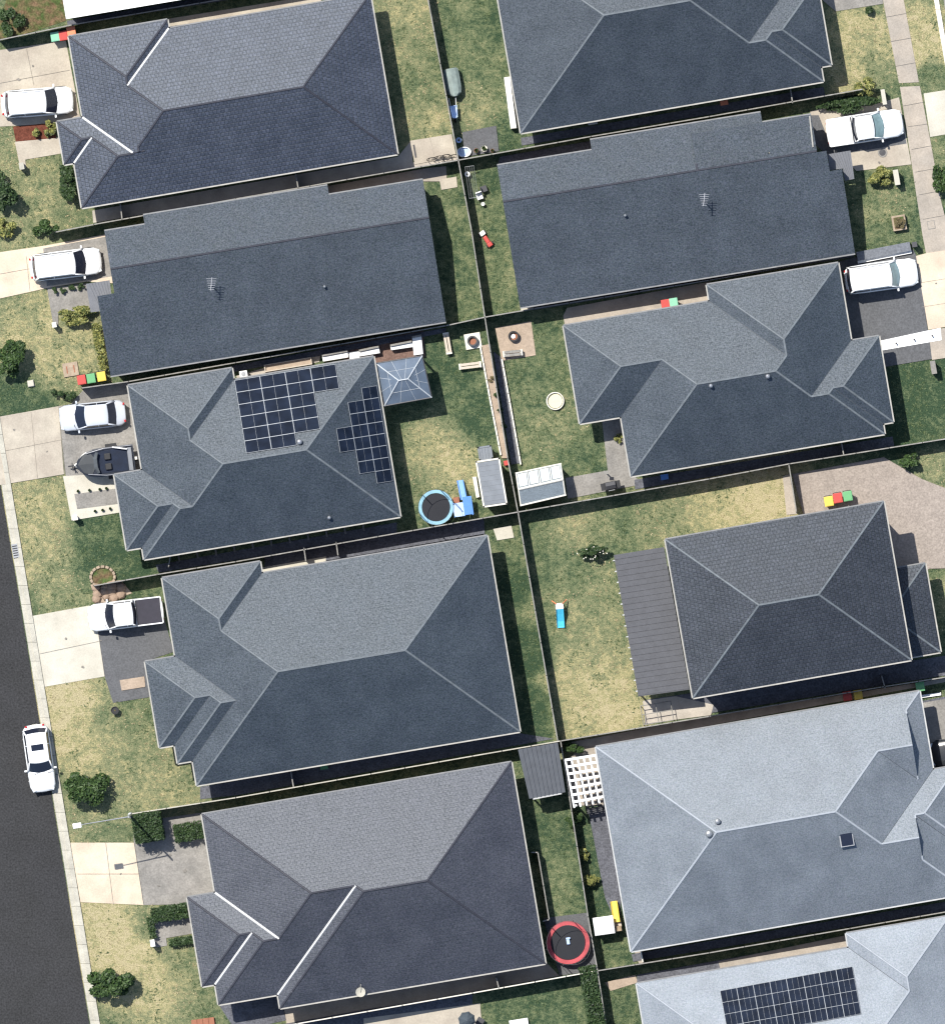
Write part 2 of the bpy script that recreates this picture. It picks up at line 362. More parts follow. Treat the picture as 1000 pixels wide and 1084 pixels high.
# driveways and paths of the left row
slab('driveway', [(-30,58),(0,53),(70,43),(84,118),(90,150),(75,130),(0,134),(-30,138)], 'beige')
slab('garden_bed', [(14,134),(56,130),(60,146),(17,150)], 'mulch', 0.05)
slab('path', [(16,150),(62,145),(68,162),(27,169),(28,178),(22,179)], 'beige')
slab('driveway', [(-60,275),(0,267),(48,260),(118,247),(124,300),(92,298),(50,305),(0,316),(-60,326)], 'cream')
slab('driveway', [(46,263),(120,249),(122,292),(104,295),(50,303)], 'greycon')
slab('path', [(50,305),(92,300),(97,322),(96,328),(62,330),(62,346),(57,346)], 'greycon')
slab('driveway', [(-40,449),(0,441),(62,430),(68,502),(9,512),(-40,520)], 'beige')
slab('driveway', [(62,430),(75,428),(90,411),(137,404),(152,500),(70,504)], 'greycon')
slab('path', [(67,504),(121,501),(130,542),(76,551)], 'palecon')
slab('path', [(79,523),(124,517),(128,533),(82,539)], 'greycon', 0.085)
slab('driveway', [(34.5,652),(95,641),(105,668),(111,716),(47.5,727)], 'palecon')
slab('driveway', [(104,668),(112,660),(170,640),(184,690),(160,698),(158,738),(120,744),(111,716)], 'darkcon')
slab('driveway', [(74.5,892),(142,892),(152,958),(85.5,955)], 'cream')
slab('driveway', [(142,892),(141,872),(172,866),(215,860),(230,945),(205,957),(152,958)], 'greycon')
slab('path', [(162,976),(205,969),(211,987),(176,993),(177,1001),(165,1003)], 'greycon')
slab('path', [(99,236),(98,223),(421,166),(435,149),(437,172),(485,163),(486,169),(250,210)], 'shadecon')
slab('patio', [(434,149),(478,142),(483,166),(439,174)], 'beige', 0.1)
slab('path', [(347,197),(452,178),(472,176),(473,192),(447,192),(348,208)], 'foot')
slab('path', [(465,190),(483,187),(484,198),(467,201)], 'beige')
slab('garden_bed', [(6,4),(-10,40),(8,42),(70,22),(66,-10),(8,-10)], 'soil', 0.03)
slab('path', [(180,28),(178,20),(340,-6),(340,4)], 'beige')
# between and behind the right row
slab('patio', [(489,140),(525,133),(528,160),(492,166)], 'darkcon')
slab('path', [(529,166),(626,149),(626,162),(526,177)], 'shade_gravel')
slab('patio', [(524,347),(562,340),(567,376),(531,382)], 'pave')
slab('path', [(596,334),(600,326),(752,298),(752,322),(598,347)], 'foot')
slab('path', [(551,330),(565,327),(565,320),(551,322)], 'palecon')
slab('path', [(637,446),(656,443),(672,505),(682,512),(601,528),(598,506),(643,498)], 'greycon')
slab('path', [(828,504),(835,502),(843,544),(832,545)], 'foot')
slab('driveway', [(838,502),(935,484),(975,507),(1060,540),(1060,600),(983,602),(930,640),(850,545)], 'pink')
slab('path', [(682,741),(960,700),(1000,694),(1000,715),(750,755),(682,767)], 'shade_gravel')
slab('patio', [(680,742),(715,737),(755,746),(752,757),(683,766)], 'shadecon')
slab('path', [(594,787),(630,781),(750,758),(1000,718),(1000,722),(750,768),(631,792)], 'shadecon')
slab('patio', [(618,790),(632,788),(645,852),(604,853),(597,806)], 'foot')
slab('garden_bed', [(622,856),(641,852),(658,930),(655,985),(640,950)], 'shade_gravel')
slab('patio', [(575,972),(622,966),(632,1027),(592,1033)], 'darkcon')
slab('path', [(300,1068),(577,1018),(592,1033),(500,1050),(304,1086)], 'foot')
slab('path', [(640,1040),(672,1032),(675,1040),(646,1049)], 'pave')
slab('path', [(670,1004),(680,1004),(682,1019),(676,1020)], 'foot')
slab('path', [(674,1032),(898,992),(898,1004),(674,1043)], 'shade_gravel')
slab('path', [(760,1018),(895,990),(896,1002),(762,1026)], 'foot')
slab('path', [(300,1084),(390,1068),(500,1052),(500,1090),(300,1110)], 'shade_gravel')
slab('patio', [(385,1078),(508,1062),(512,1110),(385,1110)], 'beige')
slab('path', [(522,560),(541,556),(544,569),(526,572)], 'palecon')
slab('path', [(165,598),(420,553),(420,566),(168,606)], 'shade_gravel')
slab('path', [(275,605),(390,586),(512,565),(512,575),(276,612)], 'shade_gravel')
slab('path', [(276,601),(345,589),(345,594),(277,607)], 'palecon')
slab('path', [(549,776),(586,782),(250,842),(212,846),(212,833)], 'shade_gravel')
slab('path', [(232,1064),(298,1053),(303,1080),(250,1092)], 'shade_gravel')
slab('path', [(340,375),(336,370),(448,350),(450,378),(400,388)], 'brickpave')
slab('path', [(250,398),(340,372),(338,383),(252,402)], 'shadecon')
slab('path', [(975,742),(1060,726),(1060,830),(986,818)], 'shade_gravel')
slab('driveway', [(976,744),(1060,729),(1060,800),(986,812)], 'greycon')
for pts in ([(551,146),(871,92),(873,101),(552,154)],[(671,508),(944,462),(946,472),(672,518)],[(668,1010),(1010,953),(1010,963),(670,1018)],
            [(71,22),(330,-22),(330,-14),(72,27)],[(280,588),(512,548),(513,566),(281,606)],[(246,394),(472,352),(472,347),(246,387)],[(550,326),(903,268),(903,272),(566,328)]):
    slab('path', pts, 'shade_gravel')  # strips laid in the eave passages, their navy shade put into the colour
M['asphalt_worn'] = mat('worn_asphalt', (0.055, 0.053, 0.050), 0.9, 0.2, var=0.25, scale=1.2, fine=0.35, fscale=8)
M['oil'] = mat('oil_stain', (0.20, 0.185, 0.165), 0.8, 0.2, var=0.3, scale=5)
random.seed(5)
for ox, oy, orr in ((20,84,2.2),(35,70,1.6),(15,455,1.8),(50,478,1.4),(180,905,1.8),(196,922,2.6),(128,925,1.3),(168,938,1.5),(930,172,1.6),(70,676,1.5),(88,706,1.8),(990,300,1.6)):
    slab('oil_stain', [(ox + orr * random.uniform(.5, 1.2) * math.cos(t * .7), oy + orr * random.uniform(.4, .9) * math.sin(t * .7)) for t in range(9)], 'oil', 0.083)
# right edge: footpath, verge crossings, driveways
slab('pavement', [(930,-30),(951,-30),(956,0),(972,87),(951,88),(934,0)], 'foot')
slab('pavement', [(952,92),(973,91),(984,148),(996,215),(1010,270),(981,275),(976,250)], 'foot')
slab('path', [(870,-20),(932,-20),(934,4),(884,12),(870,0)], 'greycon')
slab('driveway', [(977,99),(1060,86),(1060,132),(984,145)], 'palecon')
slab('driveway', [(857,118),(868,115),(920,112),(951,103),(964,174),(906,181),(890,165),(862,150)], 'beige')
slab('driveway', [(857,122),(866,122),(874,142),(884,156),(957,142),(959,152),(898,162),(876,166),(860,150)], 'darkcon')  # dark strip standing in for the pickup's cast shadow on the drive
slab('driveway', [(880,279),(906,272),(966,264),(970,272),(986,380),(938,388),(905,392)], 'darkcon')
slab('driveway', [(969,271),(980,268),(1060,256),(1060,336),(1000,346),(982,349)], 'cream')
slab('pavement', [(982,350),(1060,337),(1060,370),(986,381)], 'foot')
slab('path', [(930,361),(995,347),(996,360),(933,371)], 'white', 0.09)
slab('road', [(994,-30),(1100,-30),(1140,200),(1026,200)], 'greycon')
kb = MB()
for a in range(-30, 190, 20):
    q = lambda y, o: 988 + (y) * 0.17 + o
    kb.prism([P(q(a, 0), a), P(q(a + 19.6, 0), a + 19.6), P(q(a + 19.6, 5), a + 19.6), P(q(a, 5), a)], -0.05, 0.12)
o = kb.build('kerb', M['offwhite']); o['kind'] = 'structure'

def joints(label_mat, lines, z, wd=.02):
    for x0, y0, x1, y1 in lines:
        a, b = P(x0, y0), P(x1, y1); c = (a + b) / 2
        o = MB().box((c.x, c.y, z), ((b - a).length, wd, .012), math.atan2((b - a).y, (b - a).x)).build('control_joint', M[label_mat]); o['kind'] = 'structure'
M['joint'] = mat('joint_filler', (0.30, 0.27, 0.23), 0.9, 0.1, var=.4, scale=3)
joints('joint', [(0,88,74,74),(28,50,36,90),(0,290,50,281),(28,271,32,308),(2,478,67,465),(33,436,40,506),(62,430,69,502),(42,692,108,678),(82,925,147,925),(112,892,120,957),(104,669,111,716)], .085)
joints('joint', [(937,18,958,14),(941,44,964,40),(947,70,969,66),(955,112,977,108),(960,134,981,131),(964,158,986,154),(968,182,990,178),(972,206,994,202),(976,232,998,228),(969,300,1000,295),(975,325,1000,321)], .08)
joints('joint', [(455,146,461,170),(142,892,152,957)], .105)

# ------------------------------------------------------------------ roofs: union of hip and gable blocks, each face clipped exactly
TP = math.tan(R(22.5))
def clip(poly, a, b, c):
    """keep a*u+b*v+c >= 0"""
    out = []; n = len(poly)
    for i in range(n):
        p, q = poly[i], poly[(i + 1) % n]; dp = a * p[0] + b * p[1] + c; dq = a * q[0] + b * q[1] + c
        if dp >= -1e-7: out.append(p)
        if (dp > 1e-7 and dq < -1e-7) or (dp < -1e-7 and dq > 1e-7):
            t = dp / (dp - dq); out.append((p[0] + (q[0] - p[0]) * t, p[1] + (q[1] - p[1]) * t))
    res = []
    for p in out:
        if not res or math.hypot(p[0] - res[-1][0], p[1] - res[-1][1]) > 1e-5: res.append(p)
    if len(res) > 1 and math.hypot(res[0][0] - res[-1][0], res[0][1] - res[-1][1]) <= 1e-5: res.pop()
    return res
def area(poly):
    return abs(sum(poly[i][0] * poly[(i + 1) % len(poly)][1] - poly[(i + 1) % len(poly)][0] * poly[i][1] for i in range(len(poly)))) / 2 if len(poly) > 2 else 0

def self_test(s, lines, p, q, dx, dy):
    nx, ny = -dy, dx; dl = 0.03; mp = ((p[0] + q[0]) / 2, (p[1] + q[1]) / 2)
    h0 = s.h(*mp); ha = s.h(mp[0] + nx * dl, mp[1] + ny * dl); hb = s.h(mp[0] - nx * dl, mp[1] - ny * dl)
    if min(ha, hb) < -1e8 or abs(ha - hb) > 0.1: return
    c = h0 - (ha + hb) / 2; kind = 'ridge' if c > 0.002 else 'valley' if c < -0.002 else None
    if not kind: return
    key = (kind, round(dx, 2), round(dy, 2), round((p[0] * nx + p[1] * ny) * 12))
    t0, t1 = sorted((p[0] * dx + p[1] * dy, q[0] * dx + q[1] * dy))
    lines.setdefault(key, []).append((t0, t1, (dx, dy), p[0] * nx + p[1] * ny))

class Roof:
    """all lengths in metres in the house frame (u along the ridge direction, v down the photo)"""
    def __init__(s, ang, eave=2.9):
        s.a = R(ang); s.eave = eave; s.blocks = []; s.root = None
    def uv(s, p):
        x = (p[0] - 500) / S; y = (p[1] - 542) / S
        return x * math.cos(s.a) - y * math.sin(s.a), x * math.sin(s.a) + y * math.cos(s.a)
    def w(s, u, v, z=0):
        x = u * math.cos(s.a) + v * math.sin(s.a); y = -u * math.sin(s.a) + v * math.cos(s.a)
        return Vector((x, -y, z))
    def block(s, N, S_, W, E, eave=None, t=None, gable='', tn=None, ts=None, zn=None):
        e = s.eave if eave is None else eave; t = TP if t is None else t
        u0 = s.uv(W)[0]; u1 = s.uv(E)[0]; v0 = s.uv(N)[1]; v1 = s.uv(S_)[1]
        for o in s.blocks:      # edges meant to be flush are made exactly flush
            U0, U1, V0, V1 = o['r']
            if abs(U0 - u0) < .32: u0 = U0
            if abs(U1 - u1) < .32: u1 = U1
            if abs(V0 - v0) < .32: v0 = V0
            if abs(V1 - v1) < .32: v1 = V1
        pl = {}
        if 'W' not in gable: pl['W'] = (t, 0, e - t * u0)
        if 'E' not in gable: pl['E'] = (-t, 0, e + t * u1)
        if 'N' not in gable: q = tn or t; pl['N'] = s.blocks[0]['pl']['N'] if zn == 'ext' else (0, q, (zn if zn is not None else e) - q * v0)
        if 'S' not in gable: q = ts or t; pl['S'] = (0, -q, e + q * v1)
        s.blocks.append(dict(r=(u0, u1, v0, v1), pl=pl, e=e)); return s
    def hb(s, b, u, v):
        u0, u1, v0, v1 = b['r']
        if u < u0 - 1e-6 or u > u1 + 1e-6 or v < v0 - 1e-6 or v > v1 + 1e-6: return -1e9
        return min(a * u + c * v + d for a, c, d in b['pl'].values())
    def h(s, u, v): return max(s.hb(b, u, v) for b in s.blocks)
    def hp(s, x, y):
        return s.h(*s.uv((x, y)))
    def at(s, x, y, dz=0): p = P(x, y); p.z = s.hp(x, y) + dz; return p
    def pieces(s):
        out = []
        for i, b in enumerate(s.blocks):
            u0, u1, v0, v1 = b['r']
            for k, f in b['pl'].items():
                poly = [(u0, v0), (u1, v0), (u1, v1), (u0, v1)]
                for k2, g in b['pl'].items():
                    if k2 != k and len(poly) > 2: poly = clip(poly, g[0] - f[0], g[1] - f[1], g[2] - f[2])
                parts = [poly] if area(poly) > 1e-4 else []
                for j, o in enumerate(s.blocks):
                    if j == i: continue
                    eps = 1e-5 if j < i else -1e-5
                    U0, U1, V0, V1 = o['r']
                    hs = [(1, 0, -U0), (-1, 0, U1), (0, 1, -V0), (0, -1, V1)] + [(g[0] - f[0], g[1] - f[1], g[2] - f[2] + eps) for g in o['pl'].values()]
                    new = []
                    for p in parts:
                        cur = p
                        for a, c, d in hs:
                            if len(cur) < 3: break
                            o_ = clip(cur, -a, -c, -d)
                            if area(o_) > 1e-4: new.append(o_)
                            cur = clip(cur, a, c, d)
                            if area(cur) < 1e-4: cur = []
                    parts = new
                for p in parts: out.append((p, f, k))
        return out
    def creases(s, pcs):
        lines = {}
        for poly, f, k in pcs:
            for i in range(len(poly)):
                p, q = poly[i], poly[(i + 1) % len(poly)]
                L = math.hypot(q[0] - p[0], q[1] - p[1])
                if L < 0.15: continue
                dx, dy = (q[0] - p[0]) / L, (q[1] - p[1]) / L
                if dx < -1e-6 or (abs(dx) <= 1e-6 and dy < 0): dx, dy = -dx, -dy
                nx, ny = -dy, dx; dl = 0.03; ns = max(1, int(L / .22))
                for si in range(ns):
                  self_test(s, lines, (p[0] + (q[0] - p[0]) * si / ns, p[1] + (q[1] - p[1]) * si / ns), (p[0] + (q[0] - p[0]) * (si + 1) / ns, p[1] + (q[1] - p[1]) * (si + 1) / ns), dx, dy)
        out = []
        for key, iv in lines.items():
            iv.sort(); cur = None
            for t0, t1, d, off in iv:
                if cur and t0 <= cur[1] + 0.05: cur[1] = max(cur[1], t1)
                else:
                    cur = [t0, t1, d, off]; out.append((key[0], cur))
        res = []
        for kind, (t0, t1, d, off) in out:
            nx, ny = -d[1], d[0]
            res.append((kind, (d[0] * t0 + nx * off, d[1] * t0 + ny * off), (d[0] * t1 + nx * off, d[1] * t1 + ny * off)))
        return res
    def strip(s, mb, a, b, wd, up, hgt=0.05):
        za, zb = s.h(*a), s.h(*b)
        if za < -1e8 or zb < -1e8: return
        A = s.w(a[0], a[1], za + up); B = s.w(b[0], b[1], zb + up); d = (B - A)
        if d.length < 0.1: return
        d.normalize(); n = Vector((-d.y, d.x, 0)).normalized() * wd / 2; z = Vector((0, 0, hgt))
        mb.add([A - n - z, A + n - z, A + n * .5, A - n * .5, B - n - z, B + n - z, B + n * .5, B - n * .5],
               [(0, 1, 2, 3), (7, 6, 5, 4), (3, 2, 6, 7), (1, 5, 6, 2), (4, 0, 3, 7), (0, 4, 5, 1)])
    def build(s, root, rmat, ridgemat, gutmat, wallmat='brick', inset=0.5, trays=(), ridge_w=0.15, garage=None, valleys=True):
        s.root = root; pcs = s.pieces(); mb = MB(root)
        for poly, f, k in pcs:
            if k in 'NS': sl = math.hypot(1, f[1]); uvs = [(p[0], p[1] * sl) for p in poly]
            else: sl = math.hypot(1, f[0]); uvs = [(p[1], p[0] * sl) for p in poly]
            pts = [s.w(p[0], p[1], f[0] * p[0] + f[1] * p[1] + f[2]) for p in poly]
            sg = sum(pts[i].x * pts[(i + 1) % len(pts)].y - pts[(i + 1) % len(pts)].x * pts[i].y for i in range(len(pts)))
            if sg < 0: pts.reverse(); uvs.reverse()
            mb.add(pts, [tuple(range(len(pts)))], [uvs])
        ro = mb.build('roof', rmat, root)
        cr = s.creases(pcs)
        for kind, a, b in cr:
            rm = MB(root)
            if kind == 'ridge':
                s.strip(rm, a, b, ridge_w, 0.035)
                if rm.v: rm.build('ridge_cap', ridgemat, ro)
            elif any(math.hypot((a[0] + b[0]) / 2 - (s.uv(t[:2])[0] + s.uv(t[2:])[0]) / 2, (a[1] + b[1]) / 2 - (s.uv(t[:2])[1] + s.uv(t[2:])[1]) / 2) < 1.6 for t in trays):
                s.strip(rm, a, b, .16, .07, .05)
                if rm.v: rm.build('valley_tray', M['tray'], ro)
            elif valleys:
                s.strip(rm, a, b, 0.07, 0.006, 0.01)
                if rm.v: rm.build('valley_flashing', C_vf, ro)
        g = MB(root); so_ = MB(root); wl = MB(root); gb = MB(root)
        for i, b in enumerate(s.blocks):
            u0, u1, v0, v1 = b['r']; e = b['e']
            for side in 'NSWE':
                if side in 'NS': L0, L1 = u0, u1
                else: L0, L1 = v0, v1
                cut = []
                for j, o in enumerate(s.blocks):
                    if j == i: continue
                    U0, U1, V0, V1 = o['r']; d = 0.02
                    if side == 'N' and V0 < v0 - d < V1: cut.append((U0, U1))
                    if side == 'S' and V0 < v1 + d < V1: cut.append((U0, U1))
                    if side == 'W' and U0 < u0 - d < U1: cut.append((V0, V1))
                    if side == 'E' and U0 < u1 + d < U1: cut.append((V0, V1))
                    # a shared edge belongs to the first block
                    if j < i:
                        if side == 'N' and abs(V0 - v0) <= d: cut.append((U0, U1))
                        if side == 'S' and abs(V1 - v1) <= d: cut.append((U0, U1))
                        if side == 'W' and abs(U0 - u0) <= d: cut.append((V0, V1))
                        if side == 'E' and abs(U1 - u1) <= d: cut.append((V0, V1))
                segs = [(L0, L1)]
                for c0, c1 in cut:
                    ns = []
                    for a0, a1 in segs:
                        if c1 <= a0 or c0 >= a1: ns.append((a0, a1)); continue
                        if c0 > a0 + .05: ns.append((a0, c0))
                        if c1 < a1 - .05: ns.append((c1, a1))
                    segs = ns
                for a0, a1 in segs:
                    wd = 0.09
                    if side in b['pl']:
                        zz = e
                        if side == 'N': f = b['pl']['N']; zz = f[1] * v0 + f[2]
                        lo, hi = zz - 0.13, zz + 0.012
                        if side == 'N': q = [(a0, v0 - wd), (a1, v0 - wd), (a1, v0), (a0, v0)]
                        if side == 'S': q = [(a0, v1), (a1, v1), (a1, v1 + wd), (a0, v1 + wd)]
                        if side == 'W': q = [(u0 - wd, a0 - .0), (u0, a0), (u0, a1), (u0 - wd, a1)]
                        if side == 'E': q = [(u1, a0), (u1 + wd, a0), (u1 + wd, a1), (u1, a1)]
                        MB(root).prism([s.w(*p) for p in q], lo, hi).build('gutter', M['gutterd'] if side == 'N' else M[gutmat], root)
                    else:   # gable or skillion end: close the wall up to the roof
                        uu = {'W': u0, 'E': u1}.get(side); vv = {'N': v0, 'S': v1}.get(side); n = 24; top = []
                        for t in range(n + 1):
                            c = a0 + (a1 - a0) * t / n
                            top.append(s.w(uu, c, s.hb(b, uu, c) - .03) if uu is not None else s.w(c, vv, s.hb(b, c, vv) - .03))
                        base = [Vector((top[0].x, top[0].y, e - .1)), Vector((top[-1].x, top[-1].y, e - .1))]
                        MB(root).add(top + [base[1], base[0]], [tuple(range(n + 3))]).build('gable_end', MATS['gable_sheet'], root)
            k = i * 0.006
            so_.prism([s.w(u0, v0), s.w(u1, v0), s.w(u1, v1), s.w(u0, v1)], e - 0.10 - k, e - 0.06 - k)
            ins = inset + k
            wl.prism([s.w(u0 + ins, v0 + ins), s.w(u1 - ins, v0 + ins), s.w(u1 - ins, v1 - ins), s.w(u0 + ins, v1 - ins)], 0, e - 0.12 - k)
        so_.build('soffit', M['soffit'], root); wl.build('wall', M[wallmat], root)
        if garage:   # (photo point on the wall, side)
            (gx, gy), side = garage; gu, gv = s.uv((gx, gy)); d = MB(root)
            q = [(gu - .04, gv - 2.3), (gu + .04, gv - 2.3), (gu + .04, gv + 2.3), (gu - .04, gv + 2.3)]
            d.prism([s.w(*p) for p in q], 0.05, 2.3); d.build('garage_door', M['soffit'], root)
        return ro
C_vf = mat('valley_sheet', (0.06, 0.068, 0.078), 0.6, 0.3, var=0.25)
mat('gable_sheet', (0.2, 0.2, 0.2), 0.7, 0.2)

T_navy = roof_mat('navy_grey_tiles', (0.041, 0.048, 0.068), 0.47, 0.90, rows=0.55, grain=0.17, bump=0.5)
T_slate = roof_mat('slate_tiles', (0.036, 0.046, 0.058), 0.48, 0.72, rows=0.10, grain=0.20, bump=0.12)
T_slate2 = roof_mat('slate_tiles_dark', (0.035, 0.044, 0.056), 0.48, 0.62, rows=0.08, grain=0.20, bump=0.1)
T_gable = roof_mat('slate_tiles_gable', (0.047, 0.058, 0.073), 0.56, 0.28, rows=0.08, grain=0.21, bump=0.1)
T_char = roof_mat('charcoal_tiles', (0.034, 0.039, 0.050), 0.50, 0.50, rows=0.42, grain=0.17, bump=0.5)
T_plum = roof_mat('plum_grey_tiles', (0.042, 0.044, 0.056), 0.47, 0.88, rows=0.22, grain=0.19, bump=0.3)
T_light = roof_mat('light_grey_tiles', (0.132, 0.149, 0.170), 0.48, 0.88, rows=0.06, grain=0.13, bump=0.08)
T_pale = roof_mat('pale_grey_tiles', (0.20, 0.222, 0.25), 0.5, 0.7, rows=0.05, grain=0.10, bump=0.08)
C_dark = mat('dark_ridge', (0.035, 0.037, 0.05), 0.6, 0.3, var=0.2)
C_slate = mat('slate_ridge', (0.125, 0.142, 0.158), 0.6, 0.3, var=0.25)
C_light = mat('light_ridge', (0.30, 0.325, 0.36), 0.6, 0.3, var=0.1)

ROOFS = {}
def house(key, label, ctr, ang, eave, blocks, mats, group=None, **kw):
    root = thing('house', label, 'house', P(*ctr))
    r = Roof(ang, eave - .15 if eave == 2.9 else eave)
    for b in blocks: r.block(**b)
    r.build(root, *mats, **kw); ROOFS[key] = r
    return root, r
B = lambda N, S_, W, E, **k: dict(N=N, S_=S_, W=W, E=E, **k)

# left row, from the top
house('L0', 'white roofed house cut off by the top edge, above the navy roof', (120, -60), A0, 2.9,
      [B((70,-260), (71,20), (71,20), (330,-30), gable='WE', tn=0.05, ts=0.05)], (M['white'], M['white'], 'white'), inset=0.2, valleys=False)
house('L1', 'navy tiled hip roof house with white valley trays beside the first white wagon', (250, 110), 9.7, 2.9,
      [B((250,19), (88,221), (90,134), (421,164)),
       B((72,40), (100,170), (72,40), (178,21), gable='S'),
       B((72,128), (88,221), (72,128), (200,200), gable='E'),
       B((61,127), (69.5,173.5), (61,127), (130,130), gable='E')],
      (T_navy, C_dark, 'gutter'), trays=[(178,32,138,93),(85,123,140,162),(95,148,78,172)], garage=((81,80), 'W'), valleys=False)
house('L2', 'slate gabled roof house with an aerial, beside the second white wagon', (285, 295), 9.2, 2.3,
      [B((447,191), (472,341), (119,290), (472,341), gable='WE', tn=0.30, ts=0.20, zn=2.95),
       B((347,197), (472,341), (153,231), (347,197), gable='WE', tn=0.30, ts=0.20, zn='ext'),
       B((105,314), (472,341), (118,398), (300,341), gable='WEN', ts=0.20)],
      (T_gable, C_dark, 'gutterd'), inset=0.25, valleys=False)
house('L3', 'slate hip roof house carrying stepped solar arrays beside a glazed gazebo', (280, 490), 9.5, 2.9,
      [B((250,402), (424,547), (150,490), (424,547)),
       B((138,408), (160,520), (138,408), (246,389), gable='S'),
       B((138,500), (154,595), (154,595), (260,560), gable='E'),
       B((122,503), (137,582), (122,503), (230,520), gable='E')],
      (T_slate, C_slate, 'gutter'), garage=((147,450), 'W'))
house('L4', 'large slate hip roof house with stepped hips behind the street-side white pickup', (350, 700), 9.5, 2.9,
      [B((276,607), (550,774), (209,830), (550,773)),
       B((170,612), (200,730), (170,612), (276,595), gable='S'),
       B((154.5,700), (189,807.5), (189,807.5), (300,760), gable='E'),
       B((154.5,700), (169.5,791), (154.5,700), (270,740), gable='E')],
      (T_slate, C_slate, 'gutter'), garage=((178,650), 'W'))
house('L5', 'plum grey hip roof house with white valley trays and a satellite dish', (390, 940), 9.6, 2.9,
      [B((541,806), (577,1019), (297,1066), (577,1019)),
       B((250,857), (294,1052), (215,865), (430,960), gable='E'),
       B((199,949), (232,1062), (232,1062), (330,1000), gable='E'),
       B((199,949), (217,1043), (199,949), (300,990), gable='E')],
      (T_plum, C_dark, 'gutter'), trays=[(228,946,293,990),(265,990,229,1042),(372,938,296,1052)], garage=((225,905), 'W'), valleys=False)
# right row
house('R1', 'slate hip roof house cut off by the top edge beside a dry lawn', (700, 40), 9.7, 2.9,
      [B((557,-76), (551,142), (551,142), (837,0)),
       B((680,-73), (700,20), (685,-40), (821,-94), gable='S'),
       B((864,-19), (879,70), (770,0), (879,72), gable='W'),
       B((864,-19), (870,86), (760,0), (870,86), gable='W')],
      (T_slate2, C_slate, 'gutter'))
house('R2', 'slate gabled roof house with a white aerial, behind the right-hand white pickup', (710, 220), 9.2, 2.3,
      [B((526,176), (550,326), (526,176), (808,145), gable='WE', tn=0.30, ts=0.20, zn=3.005),
       B((624,149), (550,326), (624,149), (806,119), gable='WE', tn=0.30, ts=0.20, zn='ext'),
       B((810,128), (550,326), (740,200), (858,130), gable='WE', tn=0.07, ts=0.20, zn=3.59),
       B((872,161), (550,326), (700,200), (875,172), gable='WEN', ts=0.20),
       B((878,182), (550,326), (700,200), (903,264), gable='WEN', ts=0.20)],
      (T_gable, C_dark, 'gutterd'), inset=0.25, valleys=False)
house('R3', 'slate hip roof house beside the lawn with the round white pool', (780, 390), 9.5, 2.9,
      [B((597,345), (670,504), (657,444), (886,280)),
       B((747,302), (836,393), (747,302), (886,280), gable='S'),
       B((596,345), (613,449), (596,346), (720,380), gable='E'),
       B((929,356), (944,447), (840,420), (944,447), gable='W'),
       B((929,356), (935,460), (832,430), (935,460), gable='W')],
      (T_slate, C_slate, 'gutter'), garage=((893,320), 'E'))
house('R4', 'charcoal tiled two storey house beside the pinkish driveway and dry yard', (832, 634), 9.9, 5.1,
      [B((703,571), (733,738), (703,571), (962,697))], (T_char, C_slate, 'gutter'))
rr4 = [o for o in bpy.data.objects if o.name.startswith('house') and 'charcoal' in o.get('label', '')][0]
# its low porch and rear verandah, parts of the same house
def sub_roof(root, nm, ang, eave, blocks, mats, **kw):
    r = Roof(ang, eave)
    for b in blocks: r.block(**b)
    before = set(bpy.data.objects)
    r.build(root, *mats, **kw)
    for o in set(bpy.data.objects) - before:
        if o.parent == root and o.name.startswith('roof'): o.name = nm + '_roof'
    return r
sub_roof(rr4, 'porch', 9.9, 2.7, [B((978,596), (994,690), (900,640), (994,690), t=0.35)], (T_char, C_slate, 'gutter'))
house('R5', 'light grey hip roof house with a skylight, right of the white lattice pergola', (810, 870), 9.8, 2.9,
      [B((630,790), (669,1006), (630,790), (986,814)),
       B((972,730.5), (983,840), (860,790), (964,790), gable='WE'),
       B((986,814), (1000,949.6), (880,900), (1025,945), gable='W'),
       B((986,814), (1000,949.6), (880,900), (971,888), gable='WE'),
       B((986,814), (1000,900), (880,870), (1012,809), gable='W')],
      (T_light, C_light, 'gutterw'))
house('R6', 'pale grey hip roof house with one solar array, cut off by the bottom edge', (830, 1100), 9.6, 2.9,
      [B((673,1040), (700,1250), (673,1040), (1003,968)),
       B((894,987), (920,1100), (894,987), (1003,968), gable='S')],
      (T_pale, C_light, 'gutterw'))

# verandah of the charcoal house (profiled metal sheet)
vp = [(649,587.5), (702,579), (729,729.5), (675,737)]
mb = MB(rr4); nn = 25
pa, pb, pc, pd = [P(*q) for q in vp]
for i in range(nn):
    for t0, t1, z in ((i / nn, (i + .82) / nn, 0.03), ((i + .82) / nn, (i + 1) / nn, 0.0)):
        a = pa.lerp(pd, t0); b = pb.lerp(pc, t0); c = pb.lerp(pc, t1); d = pa.lerp(pd, t1)
        mb.add([(a.x, a.y, 2.55 + z), (b.x, b.y, 2.75 + z), (c.x, c.y, 2.75 + z), (d.x, d.y, 2.55 + z),
                (a.x, a.y, 2.5), (b.x, b.y, 2.7), (c.x, c.y, 2.7), (d.x, d.y, 2.5)],
               [(3, 2, 1, 0), (4, 5, 6, 7), (0, 1, 5, 4), (1, 2, 6, 5), (2, 3, 7, 6), (3, 0, 4, 7)])
vr = mb.build('verandah_roof', mat('verandah_sheet', (0.068, 0.07, 0.08), 0.55, 0.4, 0.0, var=0.12, scale=2, fine=0.15, fscale=10), rr4)
g = MB(rr4)
for i in range(13):
    p = pa.lerp(pd, (i + .5) / 13); g.box((p.x - .05, p.y, 2.56), (.14, .08, .06), R(A0))
g.build('gutter_bracket', M['gutterw'], vr)
